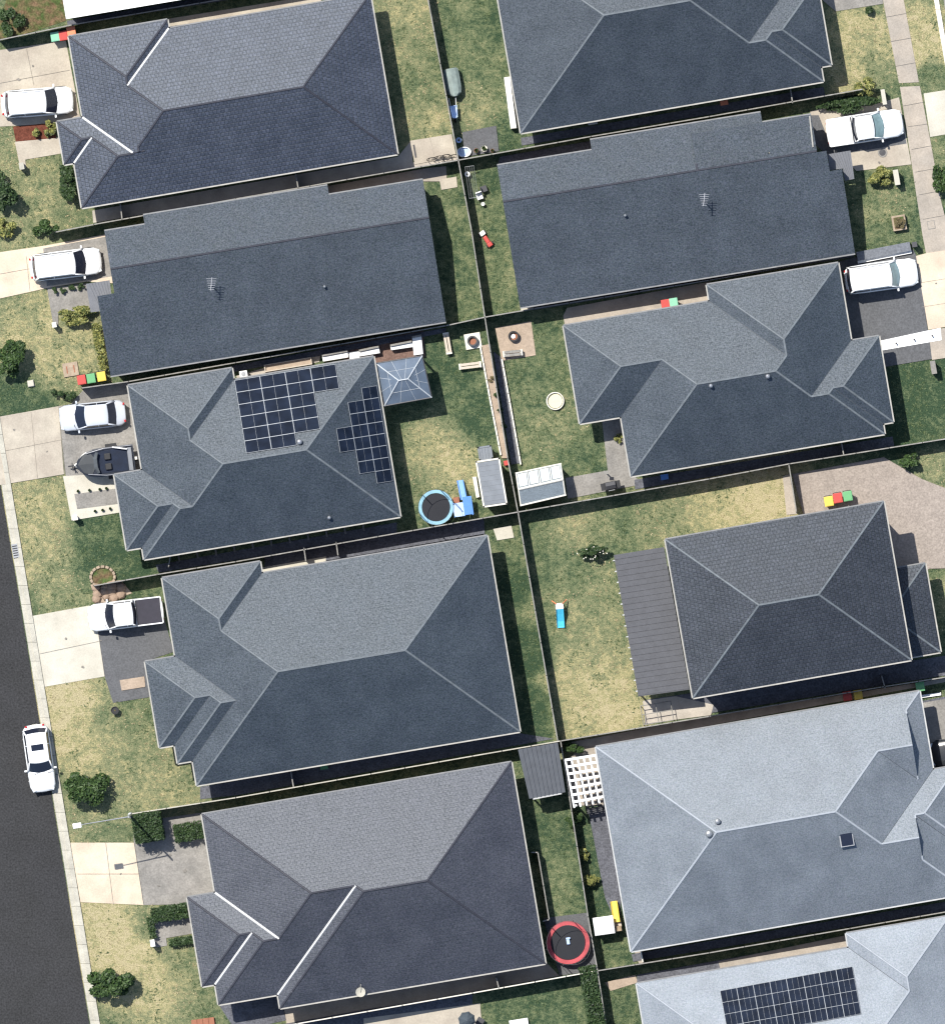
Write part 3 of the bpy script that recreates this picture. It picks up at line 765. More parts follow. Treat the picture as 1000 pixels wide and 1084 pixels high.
for i in range(4):
    p = pa.lerp(pd, i / 3 * .96 + .02); MB(rr4).box((p.x + .12, p.y, 1.25), (.1, .1, 2.5), R(A0)).build('post', M['white'], rr4)

# flat metal porches beside the gabled houses
def flat_porch(root, pts, z, m, nrib=8, tag_='porch_roof'):
    mb = MB(root); q = [P(*p) for p in pts]; mb.prism(q, z - .12, z)
    for i in range(1, nrib):
        t = i / nrib; a = q[0].lerp(q[1], t); b = q[3].lerp(q[2], t); mb.tube((a.x, a.y, z), (b.x, b.y, z), .02, n=5)
    return mb.build(tag_, m, root)
def hs(word): return [o for o in bpy.data.objects if o.parent is None and o.name.startswith('house') and word in o['label']][0]
PORCH = mat('porch_sheet', (0.13, 0.135, 0.15), 0.55, 0.4, var=0.1, fine=0.1, fscale=10)
hL2, hR2 = hs('second white wagon'), hs('white aerial')
flat_porch(hL2, [(92,301),(117,297),(119,313),(106,330),(97,331)], 2.2, PORCH)
flat_porch(hL2, [(118,245),(155,238),(156,243),(119,249)], 2.8, PORCH, 2, 'parapet')
flat_porch(hR2, [(875,164),(899,160),(903,190),(893,192),(891,179),(877,181)], 2.2, PORCH)

# ------------------------------------------------------------------ things fixed to the roofs
_r2 = ROOFS['R2']
for x0, y0, x1, y1 in ((805,121,812.5,163),(855.5,124,859,157)):
    MB(_r2.root).tube(_r2.at(x0, y0, .06), _r2.at(x1, y1, .06), .055, n=6).build('verge_trim', M['gutter'], _r2.root)
def roof_part(key, x, y):
    r = ROOFS[key]; return r.at(x, y), r.root
def vent(key, x, y, r=0.16, m='rim', spin=False):
    p, root = roof_part(key, x, y)
    mb = MB(root); mb.lathe((p.x, p.y, p.z - .1), [(r * .55, 0), (r * .55, .22), (r, .24), (r * 1.05, .34), (r * .75, .45), (r * .2, .5)], 14)
    mb.build('roof_vent', M[m], root, smooth=False)
def aerial(key, x, y):
    p, root = roof_part(key, x, y); mb = MB(root)
    mb.tube((p.x, p.y, p.z - .2), (p.x, p.y, p.z + 1.3), .035)
    mb.tube((p.x - .05, p.y - .35, p.z + 1.25), (p.x + .05, p.y + .55, p.z + 1.25), .03)
    for k in range(6):
        yy = p.y - .3 + k * .15; w_ = .18 + .035 * k
        mb.tube((p.x - w_, yy, p.z + 1.25), (p.x + w_, yy, p.z + 1.25), .02)
    mb.build('aerial', M['rim'], root)
aerial('L2', 225, 303); aerial('R2', 744, 214)
vent('L2', 344, 304, .1); vent('R2', 661, 229, .1)
vent('L3', 318, 468, .19); vent('L3', 349, 548, .13); vent('R3', 751, 409, .14); vent('R3', 811, 399, .16)
vent('R5', 749, 881, .24, 'steel'); vent('R5', 758, 868, .2, 'steel')
p, root = roof_part('L5', 382, 1049)
MB(root).lathe((p.x, p.y, p.z + .1), [(.05, 0), (.2, .04), (.33, .12), (.34, .13), (.2, .07), (.04, .04)], 16).tube((p.x, p.y, p.z - .1), (p.x, p.y, p.z + .15), .03).tube((p.x, p.y, p.z + .2), (p.x, p.y + .55, p.z + .45), .02).build('satellite_dish', M['kerb'], root)
p, root = roof_part('R5', 894, 887)
sk = MB(root).box((p.x, p.y, p.z + .05), (.95, 1.0, .14), R(A0)).build('skylight', M['steel'], root)
MB(root).box((p.x, p.y, p.z + .14), (.8, .85, .05), R(A0)).build('skylight_glass', M['glass'], sk)

def panels(key, quads, label, grp_name='solar_array', gap=0.014, bus=False, cells=0):
    """quads in photo plan coordinates, laid on the roof plane"""
    r = ROOFS[key]; c = P(sum(q[0][0] for q in quads) / len(quads), sum(q[0][1] for q in quads) / len(quads))
    root = r.root
    for q in quads:
        pts = []
        u = [r.at(x, y) for x, y in q]
        ctr = sum(u, Vector()) / 4
        if max(abs(a.z - b.z) for a in u for b in u) > 3: continue
        nrm = (u[1] - u[0]).cross(u[2] - u[1]).normalized(); nrm = nrm if nrm.z > 0 else -nrm
        top = [p + nrm * .10 for p in u]; bot = [p + nrm * .06 for p in u]
        fr = MB(root).add(bot + top, [(3, 2, 1, 0), (4, 5, 6, 7), (0, 1, 5, 4), (1, 2, 6, 5), (2, 3, 7, 6), (3, 0, 4, 7)]).build('solar_panel', M['pvframe'], root)
        def bil(s_, t_): return (top[0] * (1 - s_) + top[1] * s_) * (1 - t_) + (top[3] * (1 - s_) + top[2] * s_) * t_ + nrm * .004
        mb = MB(root)
        Lx = (top[1] - top[0]).length; Ly = (top[3] - top[0]).length
        ex = gap * 1.6 / Lx; ey = gap * 1.6 / Ly
        spans = [(ex, .5 - ex * .25), (.5 + ex * .25, 1 - ex)] if bus else [(ex, 1 - ex)]
        if cells: spans = [(ex + (1 - 2 * ex) * k / cells + .004, ex + (1 - 2 * ex) * (k + 1) / cells - .004) for k in range(cells)]
        for s0, s1 in spans:
            mb.add([bil(s0, ey), bil(s1, ey), bil(s1, 1 - ey), bil(s0, 1 - ey)], [(0, 1, 2, 3)])
        mb.build('solar_cells', M['pv'], fr)
def grid_quads(O, U, V, cells):
    """O corner, U/V step vectors (px), cells list of (i,j)"""
    out = []
    for i, j in cells:
        a = (O[0] + U[0] * i + V[0] * j, O[1] + U[1] * i + V[1] * j); b = (a[0] + U[0], a[1] + U[1])
        out.append([a, b, (b[0] + V[0], b[1] + V[1]), (a[0] + V[0], a[1] + V[1])])
    return out
U = (26.6, -4.3); V = (2.15, 12.85)
cells = [(0, j) for j in range(6)] + [(1, j) for j in range(6)] + [(2, j) for j in range(5)] + [(3, j) for j in range(2)]
panels('L3', grid_quads((249, 403.5), U, V, cells), '', bus=True)
U = (16.3, -2.6); V = (2.1, 12.6)
for j, k in enumerate([1, 2, 2, 3, 3, 2, 2, 1]):
    rx = 400 + 2.1 * j; ry = 408.5 + 12.6 * j + 0.0
    panels('L3', grid_quads((rx - U[0] * k - 1.5, ry - U[1] * k), U, V, [(i, 0) for i in range(k)]), '', bus=True)
panels('R6', grid_quads((761, 1048), (17.45, -3.2), (2.2, 12.3), [(i, j) for i in range(8) for j in range(4)]), '', cells=3, gap=.008)

# ------------------------------------------------------------------ fences
def fence(pts, label, h=1.65, name='fence', cap='fencecap', group='boundary fences between the lots', cw=0.075):
    root = thing(name, label, 'fence', P(*pts[0]), 0, group)
    for (x0, y0), (x1, y1) in zip(pts[:-1], pts[1:]):
        a = P(x0, y0); b = P(x1, y1); L = (b - a).length; n = max(1, round(L / 2.4)); d = (b - a) / n; rz = math.atan2(d.y, d.x)
        for i in range(n):
            p0 = a + d * i; p1 = a + d * (i + 1); c = (p0 + p1) / 2; l_ = d.length
            mb = MB(root); k = 12; nv = Vector((-d.y, d.x, 0)).normalized()
            pr = []
            for j in range(k + 1):
                q = p0.lerp(p1, j / k) + nv * (0.012 if j % 2 else -0.012); pr.append(q)
            for j in range(k):
                q, r_ = pr[j], pr[j + 1]; t = nv * .004
                mb.add([(q - t) + Vector((0, 0, .05)), (r_ - t) + Vector((0, 0, .05)), (r_ + t) + Vector((0, 0, .05)), (q + t) + Vector((0, 0, .05)),
                        (q - t) + Vector((0, 0, h - .04)), (r_ - t) + Vector((0, 0, h - .04)), (r_ + t) + Vector((0, 0, h - .04)), (q + t) + Vector((0, 0, h - .04))],
                       [(0, 1, 5, 4), (1, 2, 6, 5), (2, 3, 7, 6), (3, 0, 4, 7), (4, 5, 6, 7)])
            pn = mb.build('fence_panel', M['fence'], root)
            MB(root).box((c.x, c.y, h - .02), (l_ - .03, cw, .05), rz).build('rail', M[cap], pn)
            MB(root).box((p0.x, p0.y, h / 2), (.07, .07, h + .02), rz).build('post', M['fence'], root)
    return root
fence([(0,43),(77,27),(212,4),(330,-16)], 'dark metal boundary fence along the top of the beige driveway at top left')
fence([(60,246),(100,238),(250,211),(485,170)], 'long metal boundary fence between the navy tiled roof and the gabled slate roof at left')
fence([(485,170),(625,145),(750,124),(912,95)], 'metal boundary fence running from the grey pad to the hedge at top right')
fence([(446,-40),(453,0),(485,170)], 'metal back fence between the two backyards at the top')
fence([(485,170),(499,245),(513,336)], 'metal back fence beside the red toy')
fence([(513,336),(537,485),(548,542)], 'metal back fence between the fire pit paving and the narrow garden bed')
fence([(548,542),(590,784)], 'metal back fence left of the dry yard with the blue slide')
fence([(593,784),(622,970),(632,1027)], 'metal back fence between the lattice pergola and the corrugated shelter')
fence([(632,1027),(645,1110)], 'metal back fence beside the dark creeper at the bottom edge')
fence([(87,411),(137,404),(250,384),(472,345),(513,336)], 'metal boundary fence between the bins and the house with solar arrays')
fence([(513,336),(565,327),(750,297),(903,270)], 'metal boundary fence above the house beside the round pool')
fence([(100,620),(167,608),(250,594.5),(400,568),(548,542)], 'metal boundary fence from the boulder bed to the trampoline with the blue rim')
fence([(548,542),(750,507),(835,491),(1010,463)], 'metal boundary fence along the top of the dry yard', cap='fencecap')
fence([(140,861),(250,844),(500,800),(593,784)], 'metal boundary fence from the street lamp to the corrugated shelter', cap='kerb')
fence([(593,784),(750,758),(932,727),(1010,715)], 'metal boundary fence above the light grey roof')
fence([(260,1094),(315,1083),(500,1050.5),(632,1027)], 'metal boundary fence below the plum grey roof', cap='offwhite')
fence([(632,1027),(750,1008),(1010,963)], 'metal boundary fence between the light grey and the pale grey roofs')
fence([(834,492),(842,542)], 'short metal side fence beside the pinkish driveway', group='short return fences')
fence([(313,183),(316,200)], 'short side gate in the strip below the navy tiled roof', name='gate', group='short return fences')
fence([(128,216),(130,233)], 'short side gate near the lower left corner of the navy roof', name='gate', group='short return fences')
fence([(835,90),(838,110)], 'short side gate above the gabled roof at upper right', name='gate', group='short return fences')
fence([(889,465),(892,482)], 'short side gate below the roof near the lush green front lawn', name='gate', group='short return fences')
fence([(322,580),(324,594)], 'left one of two short screens above the large slate roof', name='gate', group='short return fences')
fence([(356,574),(358,588)], 'right one of two short screens above the large slate roof', name='gate', group='short return fences')
fence([(308,815),(311,833)], 'short side gate below the large slate roof', name='gate', group='short return fences')
fence([(179,600),(181,588)], 'short side gate below the roof with solar arrays near the boulder bed', name='gate', group='short return fences')
fence([(932,715),(936,729)], 'short side gate between the bins above the light grey roof', name='gate', group='short return fences')
fence([(525,1034),(528,1046)], 'short side gate below the plum roof near the trampoline with the red rim', name='gate', group='short return fences')
fence([(677,1003),(680,1018)], 'short side gate below the corner of the light grey roof', name='gate', cap='offwhite', group='short return fences')
fence([(562,902),(569,902),(581,973),(574,975)], 'low dark screen fence against the wall of the plum roofed house', h=1.2, name='screen', group='short return fences')
# white retaining sleepers of the narrow bed
for pts, lab in (([(531,380),(541,435),(551,492)], 'pale concrete edging wall right of the shaded strip by the fire pit paving'),
                 ([(508,366),(518,420),(530,482)], 'pale edging wall left of the narrow garden bed by the benches')):
    root = thing('edging_wall', lab, 'wall', P(*pts[0]))
    mb = MB(root)
    for (x0, y0), (x1, y1) in zip(pts[:-1], pts[1:]):
        a, b = P(x0, y0), P(x1, y1); c = (a + b) / 2; n = 6
        for i in range(n):
            q = a.lerp(b, (i + .5) / n); mb.box((q.x, q.y, .14), ((b - a).length / n - .03, .11, .3), math.atan2((b - a).y, (b - a).x))
    mb.build('sleeper', M['offwhite'], root)
slab('garden_bed', [(509,366),(519,364),(538,485),(531,485)], 'pave', 0.12)
slab('garden_bed', [(522,372),(530,378),(551,490),(541,492)], 'shade_gravel', 0.06)  # dark strip laid where the fence shadow falls, shade put into its colour

# ------------------------------------------------------------------ vehicles
def glass_ring(x0, x1, hw, bow0, bow1, z, n=7):
    """plan outline of a cabin level, x0 front, x1 rear; corners rounded, ends bowed"""
    pts = []
    for i in range(n):   # front edge, left to right
        t = -1 + 2 * i / (n - 1); pts.append(Vector((x0 - bow0 * t * t, -hw * t, z)))
    for i in range(1, 4): pts.append(Vector((x0 - bow0 + (x1 + bow1 - x0 + bow0) * i / 4, -hw, z)))
    for i in range(n):
        t = -1 + 2 * i / (n - 1); pts.append(Vector((x1 + bow1 * t * t, hw * t, z)))
    for i in range(1, 4): pts.append(Vector((x1 + bow1 + (x0 - bow0 - x1 - bow1) * i / 4, hw, z)))
    return pts
def vehicle(name, label, cat, px, py, rz, L, Wd, hood, ws, cab_end, rear_top, rear_base, h, zs=0.95, tub=None, paint='carpaint', wglass='glass', sun=False, rails=False, group=None):
    """fractions are measured from the nose: hood = windscreen base, ws = windscreen top, rear_top/rear_base = rear window"""
    root = thing(name, label, cat, P(px, py), rz, group)
    X = lambda f: L / 2 - f * L
    def hwid(x):
        t = abs(2 * x / L); s_ = max(0, (t - .78) / .22); return Wd / 2 * (1 - .36 * s_ ** 2.2) * (1 - .02 * (t > .5))
    def top(f):
        if f < hood: return zs - .05 - .22 * (1 - f / hood) ** 1.6 - (0.10 if f < .02 else 0)
        if tub and f > cab_end: return zs
        if f > rear_base: return zs - .04 - .10 * ((f - rear_base) / max(.01, 1 - rear_base))
        return zs
    fr = [0, .006, .02, .05, .09, .14, .2, .27, .35, .45, .55, .65, .75, .82, .88, .93, .965, .988, 1.0]; rings = []
    for f in fr:
        x = X(f); wv = hwid(x); z = top(f); e = .93 if f in (0, 1.0) else 1.0
        cr = .03
        hf = [(wv * .90 * e, .22), (wv * e, .40), (wv * e, z * .72), (wv * .965 * e, z - .09), (wv * .86 * e, z - .015), (wv * .5 * e, z + cr * .7)]
        lo = .28 if f in (0, 1.0) else .2
        ring = [Vector((x, y, max(zz, lo))) for y, zz in hf] + [Vector((x, 0, z + cr))] + [Vector((x, -y, max(zz, lo))) for y, zz in reversed(hf)]
        rings.append(ring)
    body = MB().loft(rings).build('body', M[paint], root, smooth=True)
    hb_, ht = Wd / 2 * .90, Wd / 2 * .76
    if h > 1.6: ht = Wd / 2 * .80
    r0 = glass_ring(X(hood), X(rear_base), hb_, .22, .12, zs - .03)
    r1 = glass_ring(X(ws), X(rear_top), ht, .10, .06, h - .04)
    cabin = MB().loft([r0, r1]).build('windows', M['glass'], root)
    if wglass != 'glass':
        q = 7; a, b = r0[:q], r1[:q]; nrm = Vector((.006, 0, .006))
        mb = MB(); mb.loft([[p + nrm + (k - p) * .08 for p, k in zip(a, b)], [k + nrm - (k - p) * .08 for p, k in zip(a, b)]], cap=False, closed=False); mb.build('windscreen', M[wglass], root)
    # roof skin
    c = Vector(((X(ws) + X(rear_top)) / 2, 0, 0)); rr = [[p.copy() for p in r1]]
    rr[0] = [Vector((c.x + (p.x - c.x) * 1.02, p.y * 1.03, h - .05)) for p in r1]
    for k, dz in ((.99, -.01), (.93, .012), (.6, .035), (.2, .045)):
        rr.append([Vector((c.x + (p.x - c.x) * k, p.y * k, h + dz)) for p in r1])
    rp = MB().loft(rr).build('roof_panel', M[paint], root, smooth=True)
    if sun: MB().box((c.x + .1 - L * 0.03, 0, h + .05), (.42, .85, .012)).build('sunroof', M['glass'], rp)
    if rails:
        for sy in (-1, 1): MB().tube((X(ws + .06), sy * (ht - .05), h + .06), (X(rear_top - .03), sy * (ht - .05), h + .06), .02, n=6).build('roof_rail', M['steel'], rp)
    for sy in (-1, 1):       # pillars in body colour
        i0 = 0 if sy > 0 else 6
        MB().tube(r0[i0] + Vector((.02, 0, 0)), r1[i0], .05, .04, 6).build('pillar', M[paint], root, smooth=True)
        j0 = 16 if sy > 0 else 10
        MB().tube(r0[j0], r1[j0], .07, .05, 6).build('pillar', M[paint], root, smooth=True)
        xm = (X(ws) + X(cab_end)) / 2 - .1
        MB().tube((xm, sy * hb_, zs - .03), (xm, sy * ht, h - .05), .035, n=6).build('pillar', M[paint], root)
        MB().tube((X(hood + .03), sy * hb_, zs - .02), (X(rear_base - .01), sy * hb_, zs - .02), .012, n=5).build('window_trim', M['trim'], root)
        # mirror
        mb = MB().box((X(hood + .055), sy * (Wd / 2 + .10), zs + .06), (.13, .20, .15)); mb.build('wing_mirror', M[paint], root, bevel=.03)
        # lamps
        MB().box((X(.035), sy * (hwid(X(.04)) - .17), .66), (.22, .30, .13), sy * -.35).build('headlamp', M['lamp'], root, bevel=.03)
        MB().box((X(.985), sy * (hwid(X(.98)) - .10), .80), (.12, .16, .26), sy * .3).build('tail_lamp', M['tail'], root, bevel=.02)
        for f in (.17, .80):
            wx = X(f); R_ = .34 if h < 1.6 else .38; y = sy * (Wd / 2 - .11)
            wh = MB().tube((wx, y - .11, R_), (wx, y + .115 , R_), R_, n=24).build('wheel', M['rubber'], root)
            MB().tube((wx, y - .10, R_), (wx, y + sy * .125, R_), R_ * .62, n=16).build('rim', M['rim'], wh)
    MB().box((X(0) + .0, 0, .36), (.05, Wd * .5, .16)).build('grille', M['trim'], root)
    for f, sg in ((.0, 1), (1.0, -1)): MB().box((X(f) + sg * .03, 0, .45), (.02, .38, .12)).build('number_plate', M['offwhite'], root)
    for sy in (-.25, .25): MB().tube((X(hood) + .06, sy * Wd, zs + .0), (X(hood) - .10, sy * Wd + .45, zs + .07), .012, n=4).build('wiper', M['trim'], root)
    # shut lines on the skin
    MB().box((X(hood) + .05 + .0, 0, zs - .035), (.02, Wd * .72, .012)).build('bonnet_gap', M['trim'], body)
    if tub:
        x0, x1 = X(cab_end + .012), X(.972); w2 = Wd / 2 - .12
        bed = MB().box(((x0 + x1) / 2, 0, zs + .02), (x0 - x1, w2 * 2, .07)).build('tonneau_cover', M[tub], root, bevel=.03)
        for sy in (-1, 1): MB().box(((x0 + x1) / 2, sy * (w2 + .05), zs + .03), (x0 - x1 + .06, .09, .09)).build('tub_rail', M[paint], root, bevel=.02)
        MB().box((x1 - .06, 0, zs + .02), (.08, w2 * 2 + .1, .09)).build('tailgate', M[paint], root, bevel=.02)
        MB().box((x0 + .03, 0, zs + .05), (.05, w2 * 2, .12)).build('tub_gap', M['trim'], root)
    return root
M['silver'] = mat('silver_car_paint', (0.56, 0.59, 0.64), 0.3, 0.5, 0.15, var=0.02, fine=0.01)
M['tonneau'] = mat('tonneau_vinyl', (0.035, 0.033, 0.045), 0.7, 0.3)
WG = 'white vehicles parked on driveways and street'
vehicle('parked_car', 'white estate wagon on the top left beige driveway beside red mulch', 'car', 40, 108.5, R(4.5), 4.95, 1.95, .20, .37, .95, .90, .955, 1.70, rails=True, group=WG)
vehicle('parked_car', 'white estate wagon nosed up to the slate gabled house at left', 'car', 70, 280, R(7), 4.95, 1.93, .20, .36, .95, .92, .97, 1.65, rails=True, group=WG)
vehicle('parked_car', 'silver white sedan with dark windscreen parked beside the boat', 'car', 98.5, 440, R(186), 4.55, 1.85, .22, .38, .74, .74, .87, 1.42, paint='silver', group=WG)
vehicle('parked_car', 'white hatchback with sunroof parked along the street kerb', 'car', 42, 802.5, R(-82), 4.65, 1.85, .28, .43, .93, .88, .955, 1.42, sun=True, group=WG)
vehicle('pickup_truck', 'white dual cab pickup with dark tonneau on the charcoal driveway slab', 'pickup', 133.5, 650, R(187), 5.2, 1.95, .22, .34, .64, .60, .645, 1.75, zs=1.02, tub='tonneau', group=WG)
vehicle('pickup_truck', 'white dual cab pickup with white tonneau beside the footpath at right', 'pickup', 914.5, 135.5, R(9), 5.3, 2.0, .24, .38, .66, .62, .665, 1.75, zs=1.02, tub='white', wglass='paleglass', group=WG)
vehicle('parked_car', 'white four wheel drive wagon on the charcoal driveway at right', 'car', 932, 292.5, R(8), 5.05, 2.0, .24, .36, .95, .93, .975, 1.85, zs=1.02, wglass='paleglass', rails=True, group=WG)
vehicle('parked_car', 'dark car cut off by the right edge beside the light grey roof', 'car', 1019, 794, R(188), 4.6, 1.85, .22, .38, .74, .74, .87, 1.45, paint='carsilver')

# speedboat on its trailer
bt = thing('speedboat', 'dark hulled speedboat with outboard motor on the trailer by the white sedan', 'boat', P(112, 489), R(187))
def hull_ring(f, z_add=0.0, s=1.0, L=4.5):
    x = L * .45 - f * L * .9; wv = 1.0 * (1 - max(0, (.42 - f) / .42) ** 2.4) ** .65 * s; wv = max(wv, .02)
    sh = 1.28 + .12 * max(0, (.4 - f)) + z_add
    return [Vector((x, y, z)) for y, z in ((0, .55 + .35 * max(0, .3 - f)), (wv * .6, .66 + .3 * max(0, .3 - f)), (wv * .92, .95), (wv, sh), (wv * .90, sh + .02), (-wv * .90, sh + .02), (-wv, sh), (-wv * .92, .95), (-wv * .6, .66 + .3 * max(0, .3 - f)))]
MB().loft([hull_ring(f) for f in (0, .02, .06, .12, .2, .3, .4, .5, .6, .7, .8, .9, 1.0)]).build('hull', mat('hull_gelcoat', (.018, .022, .032), .3, .6), bt, smooth=False)
# pale foredeck, cockpit floor, screen, seats, rails
fd = MB()
fd.add([Vector((1.9, 0, 1.40)), Vector((1.5, .60, 1.36)), Vector((1.0, .80, 1.35)), Vector((.75, .4, 1.37)), Vector((.7, 0, 1.38)), Vector((.75, -.4, 1.37)), Vector((1.0, -.80, 1.35)), Vector((1.5, -.60, 1.36))], [tuple(range(7, -1, -1))])
fd.build('foredeck', mat('deck_gelcoat', (.04, .045, .05), .5, .4), bt)
MB().box((-.55, 0, 1.315), (2.0, 1.55, .03)).build('cockpit_cover', mat('cockpit_canvas', (.006, .012, .03), .7, .3, var=.3, scale=2.5), bt)
sc_ = MB()
for (a0, a1) in ((-1.0, -.4), (-.4, .4), (.4, 1.0)):
    sc_.add([Vector((.95 - abs(a0) * .35, a0 * .75, 1.36)), Vector((.95 - abs(a1) * .35, a1 * .75, 1.36)), Vector((.62 - abs(a1) * .2, a1 * .70, 1.72)), Vector((.62 - abs(a0) * .2, a0 * .70, 1.72))], [(0, 1, 2, 3)])
sc_.build('windscreen', mat('boat_screen', (.09, .10, .11), .3, .4), bt)
for sy in (-1, 1):
    MB().tube((1.25, sy * .72, 1.5), (.0, sy * .93, 1.5), .025).tube((0, sy * .93, 1.5), (-1.9, sy * .93, 1.42), .025).build('hand_rail', M['rim'], bt)
    MB().box((-.2, sy * .35, 1.42), (.45, .45, .2)).build('seat', M['black'], bt, bevel=.05)
MB().box((-1.75, 0, 1.40), (.30, 1.6, .16)).build('stern_bench', mat('grey_vinyl', (.2, .21, .23), .6, .3), bt, bevel=.03)
MB().tube((-.6, -.95, 1.55), (-1.6, -.7, 1.6), .05).build('ski_pole', M['white'], bt)
om = MB().box((-2.28, 0, 1.35), (.62, .42, .5), taper=.8).build('outboard_motor', M['black'], bt, bevel=.06)
MB().box((-2.35, 0, .95), (.3, .16, .8)).build('motor_leg', M['black'], om)
MB().box((-2.15, 0, 1.64), (.16, .2, .03)).build('motor_badge', M['offwhite'], om)
tr = thing('boat_trailer', 'galvanised boat trailer with drawbar under the dark speedboat', 'trailer', P(112, 489), R(187))
for sy in (-1, 1):
    MB().tube((-1.9, sy * .85, .45), (1.0, sy * .85, .45), .05).build('side_beam', M['steel'], tr)
    MB().tube((1.0, sy * .85, .45), (2.15, 0, .45), .05).build('drawbar', M['steel'], tr)
    wh = MB().tube((-.5, sy * 1.0, .33), (-.5, sy * 1.18, .33), .32, n=20).build('wheel', M['rubber'], tr)
    MB().box((-.5, sy * 1.1, .70), (.8, .24, .05)).build('mudguard', M['black'], tr, bevel=.02)
MB().tube((2.1, 0, .45), (2.6, 0, .5), .05).tube((2.3, -.22, .5), (2.3, .3, .5), .03).build('coupling', M['darksteel'], tr)
MB().tube((2.25, .2, .1), (2.25, .2, .7), .04).tube((2.15, .2, .1), (2.35, .2, .1), .1).build('jockey_wheel', M['darksteel'], tr)

# ------------------------------------------------------------------ wheelie bins
def bin_(px, py, m, label, rz=R(A0), sc=1.0):
    r = thing('wheelie_bin', label, 'bin', P(px, py), rz, 'household wheelie bins')
    r.scale = (sc, sc, sc)
    MB().box((0, 0, .52), (.42, .46, .88), taper=1.22).build('bin_body', mat('bin_green_body', (.02, .045, .03), .6, .3), r, bevel=.02)
    ld = MB().box((0, .02, 1.0), (.60, .66, .07)).build('lid', M[m], r, bevel=.03)
    MB().box((0, -.2, 1.045), (.42, .12, .02)).build('lid_grip', M[m], ld)
    MB().tube((-.22, .39, .98), (.22, .39, .98), .02).build('handle', M['black'], r)
    for sx in (-1, 1): MB().tube((sx * .2, .27, .12), (sx * .27, .27, .12), .12, n=12).build('wheel', M['rubber'], r)
bin_(87, 402.5, 'red', 'red lidded bin, left of three beside the left gabled house')
bin_(97, 401, 'green', 'green lidded bin between red and yellow ones at the left fence')
bin_(108, 399, 'yellow', 'yellow lidded bin nearest the left gabled house')
bin_(876.5, 531, 'yellow', 'yellow lidded bin on the pinkish driveway', sc=1.05)
bin_(886, 527.5, 'red', 'red lidded bin between yellow and green ones on the pinkish driveway', sc=1.05)
bin_(896.5, 525.5, 'green', 'green lidded bin on the pinkish driveway', sc=1.05)
bin_(59, 39.5, 'palegreen', 'pale green lidded bin in the shade of the top left fence')
bin_(67.5, 38.5, 'red', 'red lidded bin at the corner of the navy tiled roof')
bin_(76, 33.5, 'orange', 'orange lidded bin behind the corner of the navy tiled roof')
bin_(704, 322.5, 'red', 'red lidded bin on the path between the right hand gabled and hip roofs')
bin_(712.5, 321, 'palegreen', 'green lidded bin on the path between the right hand gabled and hip roofs')
bin_(896, 737, 'red', 'red lidded bin squeezed above the light grey roof')
bin_(907.5, 735.5, 'yellow', 'yellow lidded bin squeezed above the light grey roof')
bin_(973, 727, 'green', 'green lidded bin at the top right corner of the light grey roof')

# ------------------------------------------------------------------ trampolines
def trampoline(px, py, rad, ringm, label, h=.85, group='trampolines'):
    r = thing('trampoline', label, 'trampoline', P(px, py), 0, group)
    MB().ring((0, 0, h), rad * .80, rad, 0, .07).build('rim_pad', M[ringm], r, smooth=False)
    MB().lathe((0, 0, h - .03), [(rad * .78, 0), (rad * .79, .02), (rad * .02, .03)], 36).build('jumping_mat', M['matting'], r)
    for k in range(6):
        a = k * math.pi / 3 + .3; x, y = rad * math.cos(a), rad * math.sin(a)
        MB().tube((x * .96, y * .96, 0), (x * .96, y * .96, h), .03).build('leg', M['steel'], r)
        MB().tube((x * 1.03, y * 1.03, h - .3), (x * 1.04, y * 1.04, h + 1.5), .03).build('net_pole', M['black'], r)
    tr_ = MB()
    for k in range(24):
        a, b = k * math.pi / 12, (k + 1) * math.pi / 12
        tr_.tube((rad * math.cos(a), rad * math.sin(a), h + 1.5), (rad * math.cos(b), rad * math.sin(b), h + 1.5), .016, n=4)
    tr_.build('net_hoop', M['darksteel'], r)
    return r
t1 = trampoline(461.5, 537, 1.22, 'paleblue', 'round trampoline with pale blue rim beside the blue slide')
M['ringblue'] = mat('ring_blue', (.22, .40, .50), .6, .3, var=.25, scale=2); recolor(t1, ('rim_pad',), M['ringblue'])
t2 = trampoline(601, 997.5, 1.50, 'red', 'round trampoline with red rim in the paved corner')
M['ringred'] = mat('ring_red', (.42, .07, .08), .6, .3, var=.35, scale=2); recolor(t2, ('rim_pad',), M['ringred'])
r = thing('toy', 'small pale toy lying on the mat of the red trampoline', 'toy', P(601, 996, .86))
MB().box((0, 0, .08), (.22, .45, .14), .15).box((0, .2, .14), (.3, .12, .1), .15).build('toy_body', M['paleblue'], r, bevel=.03)

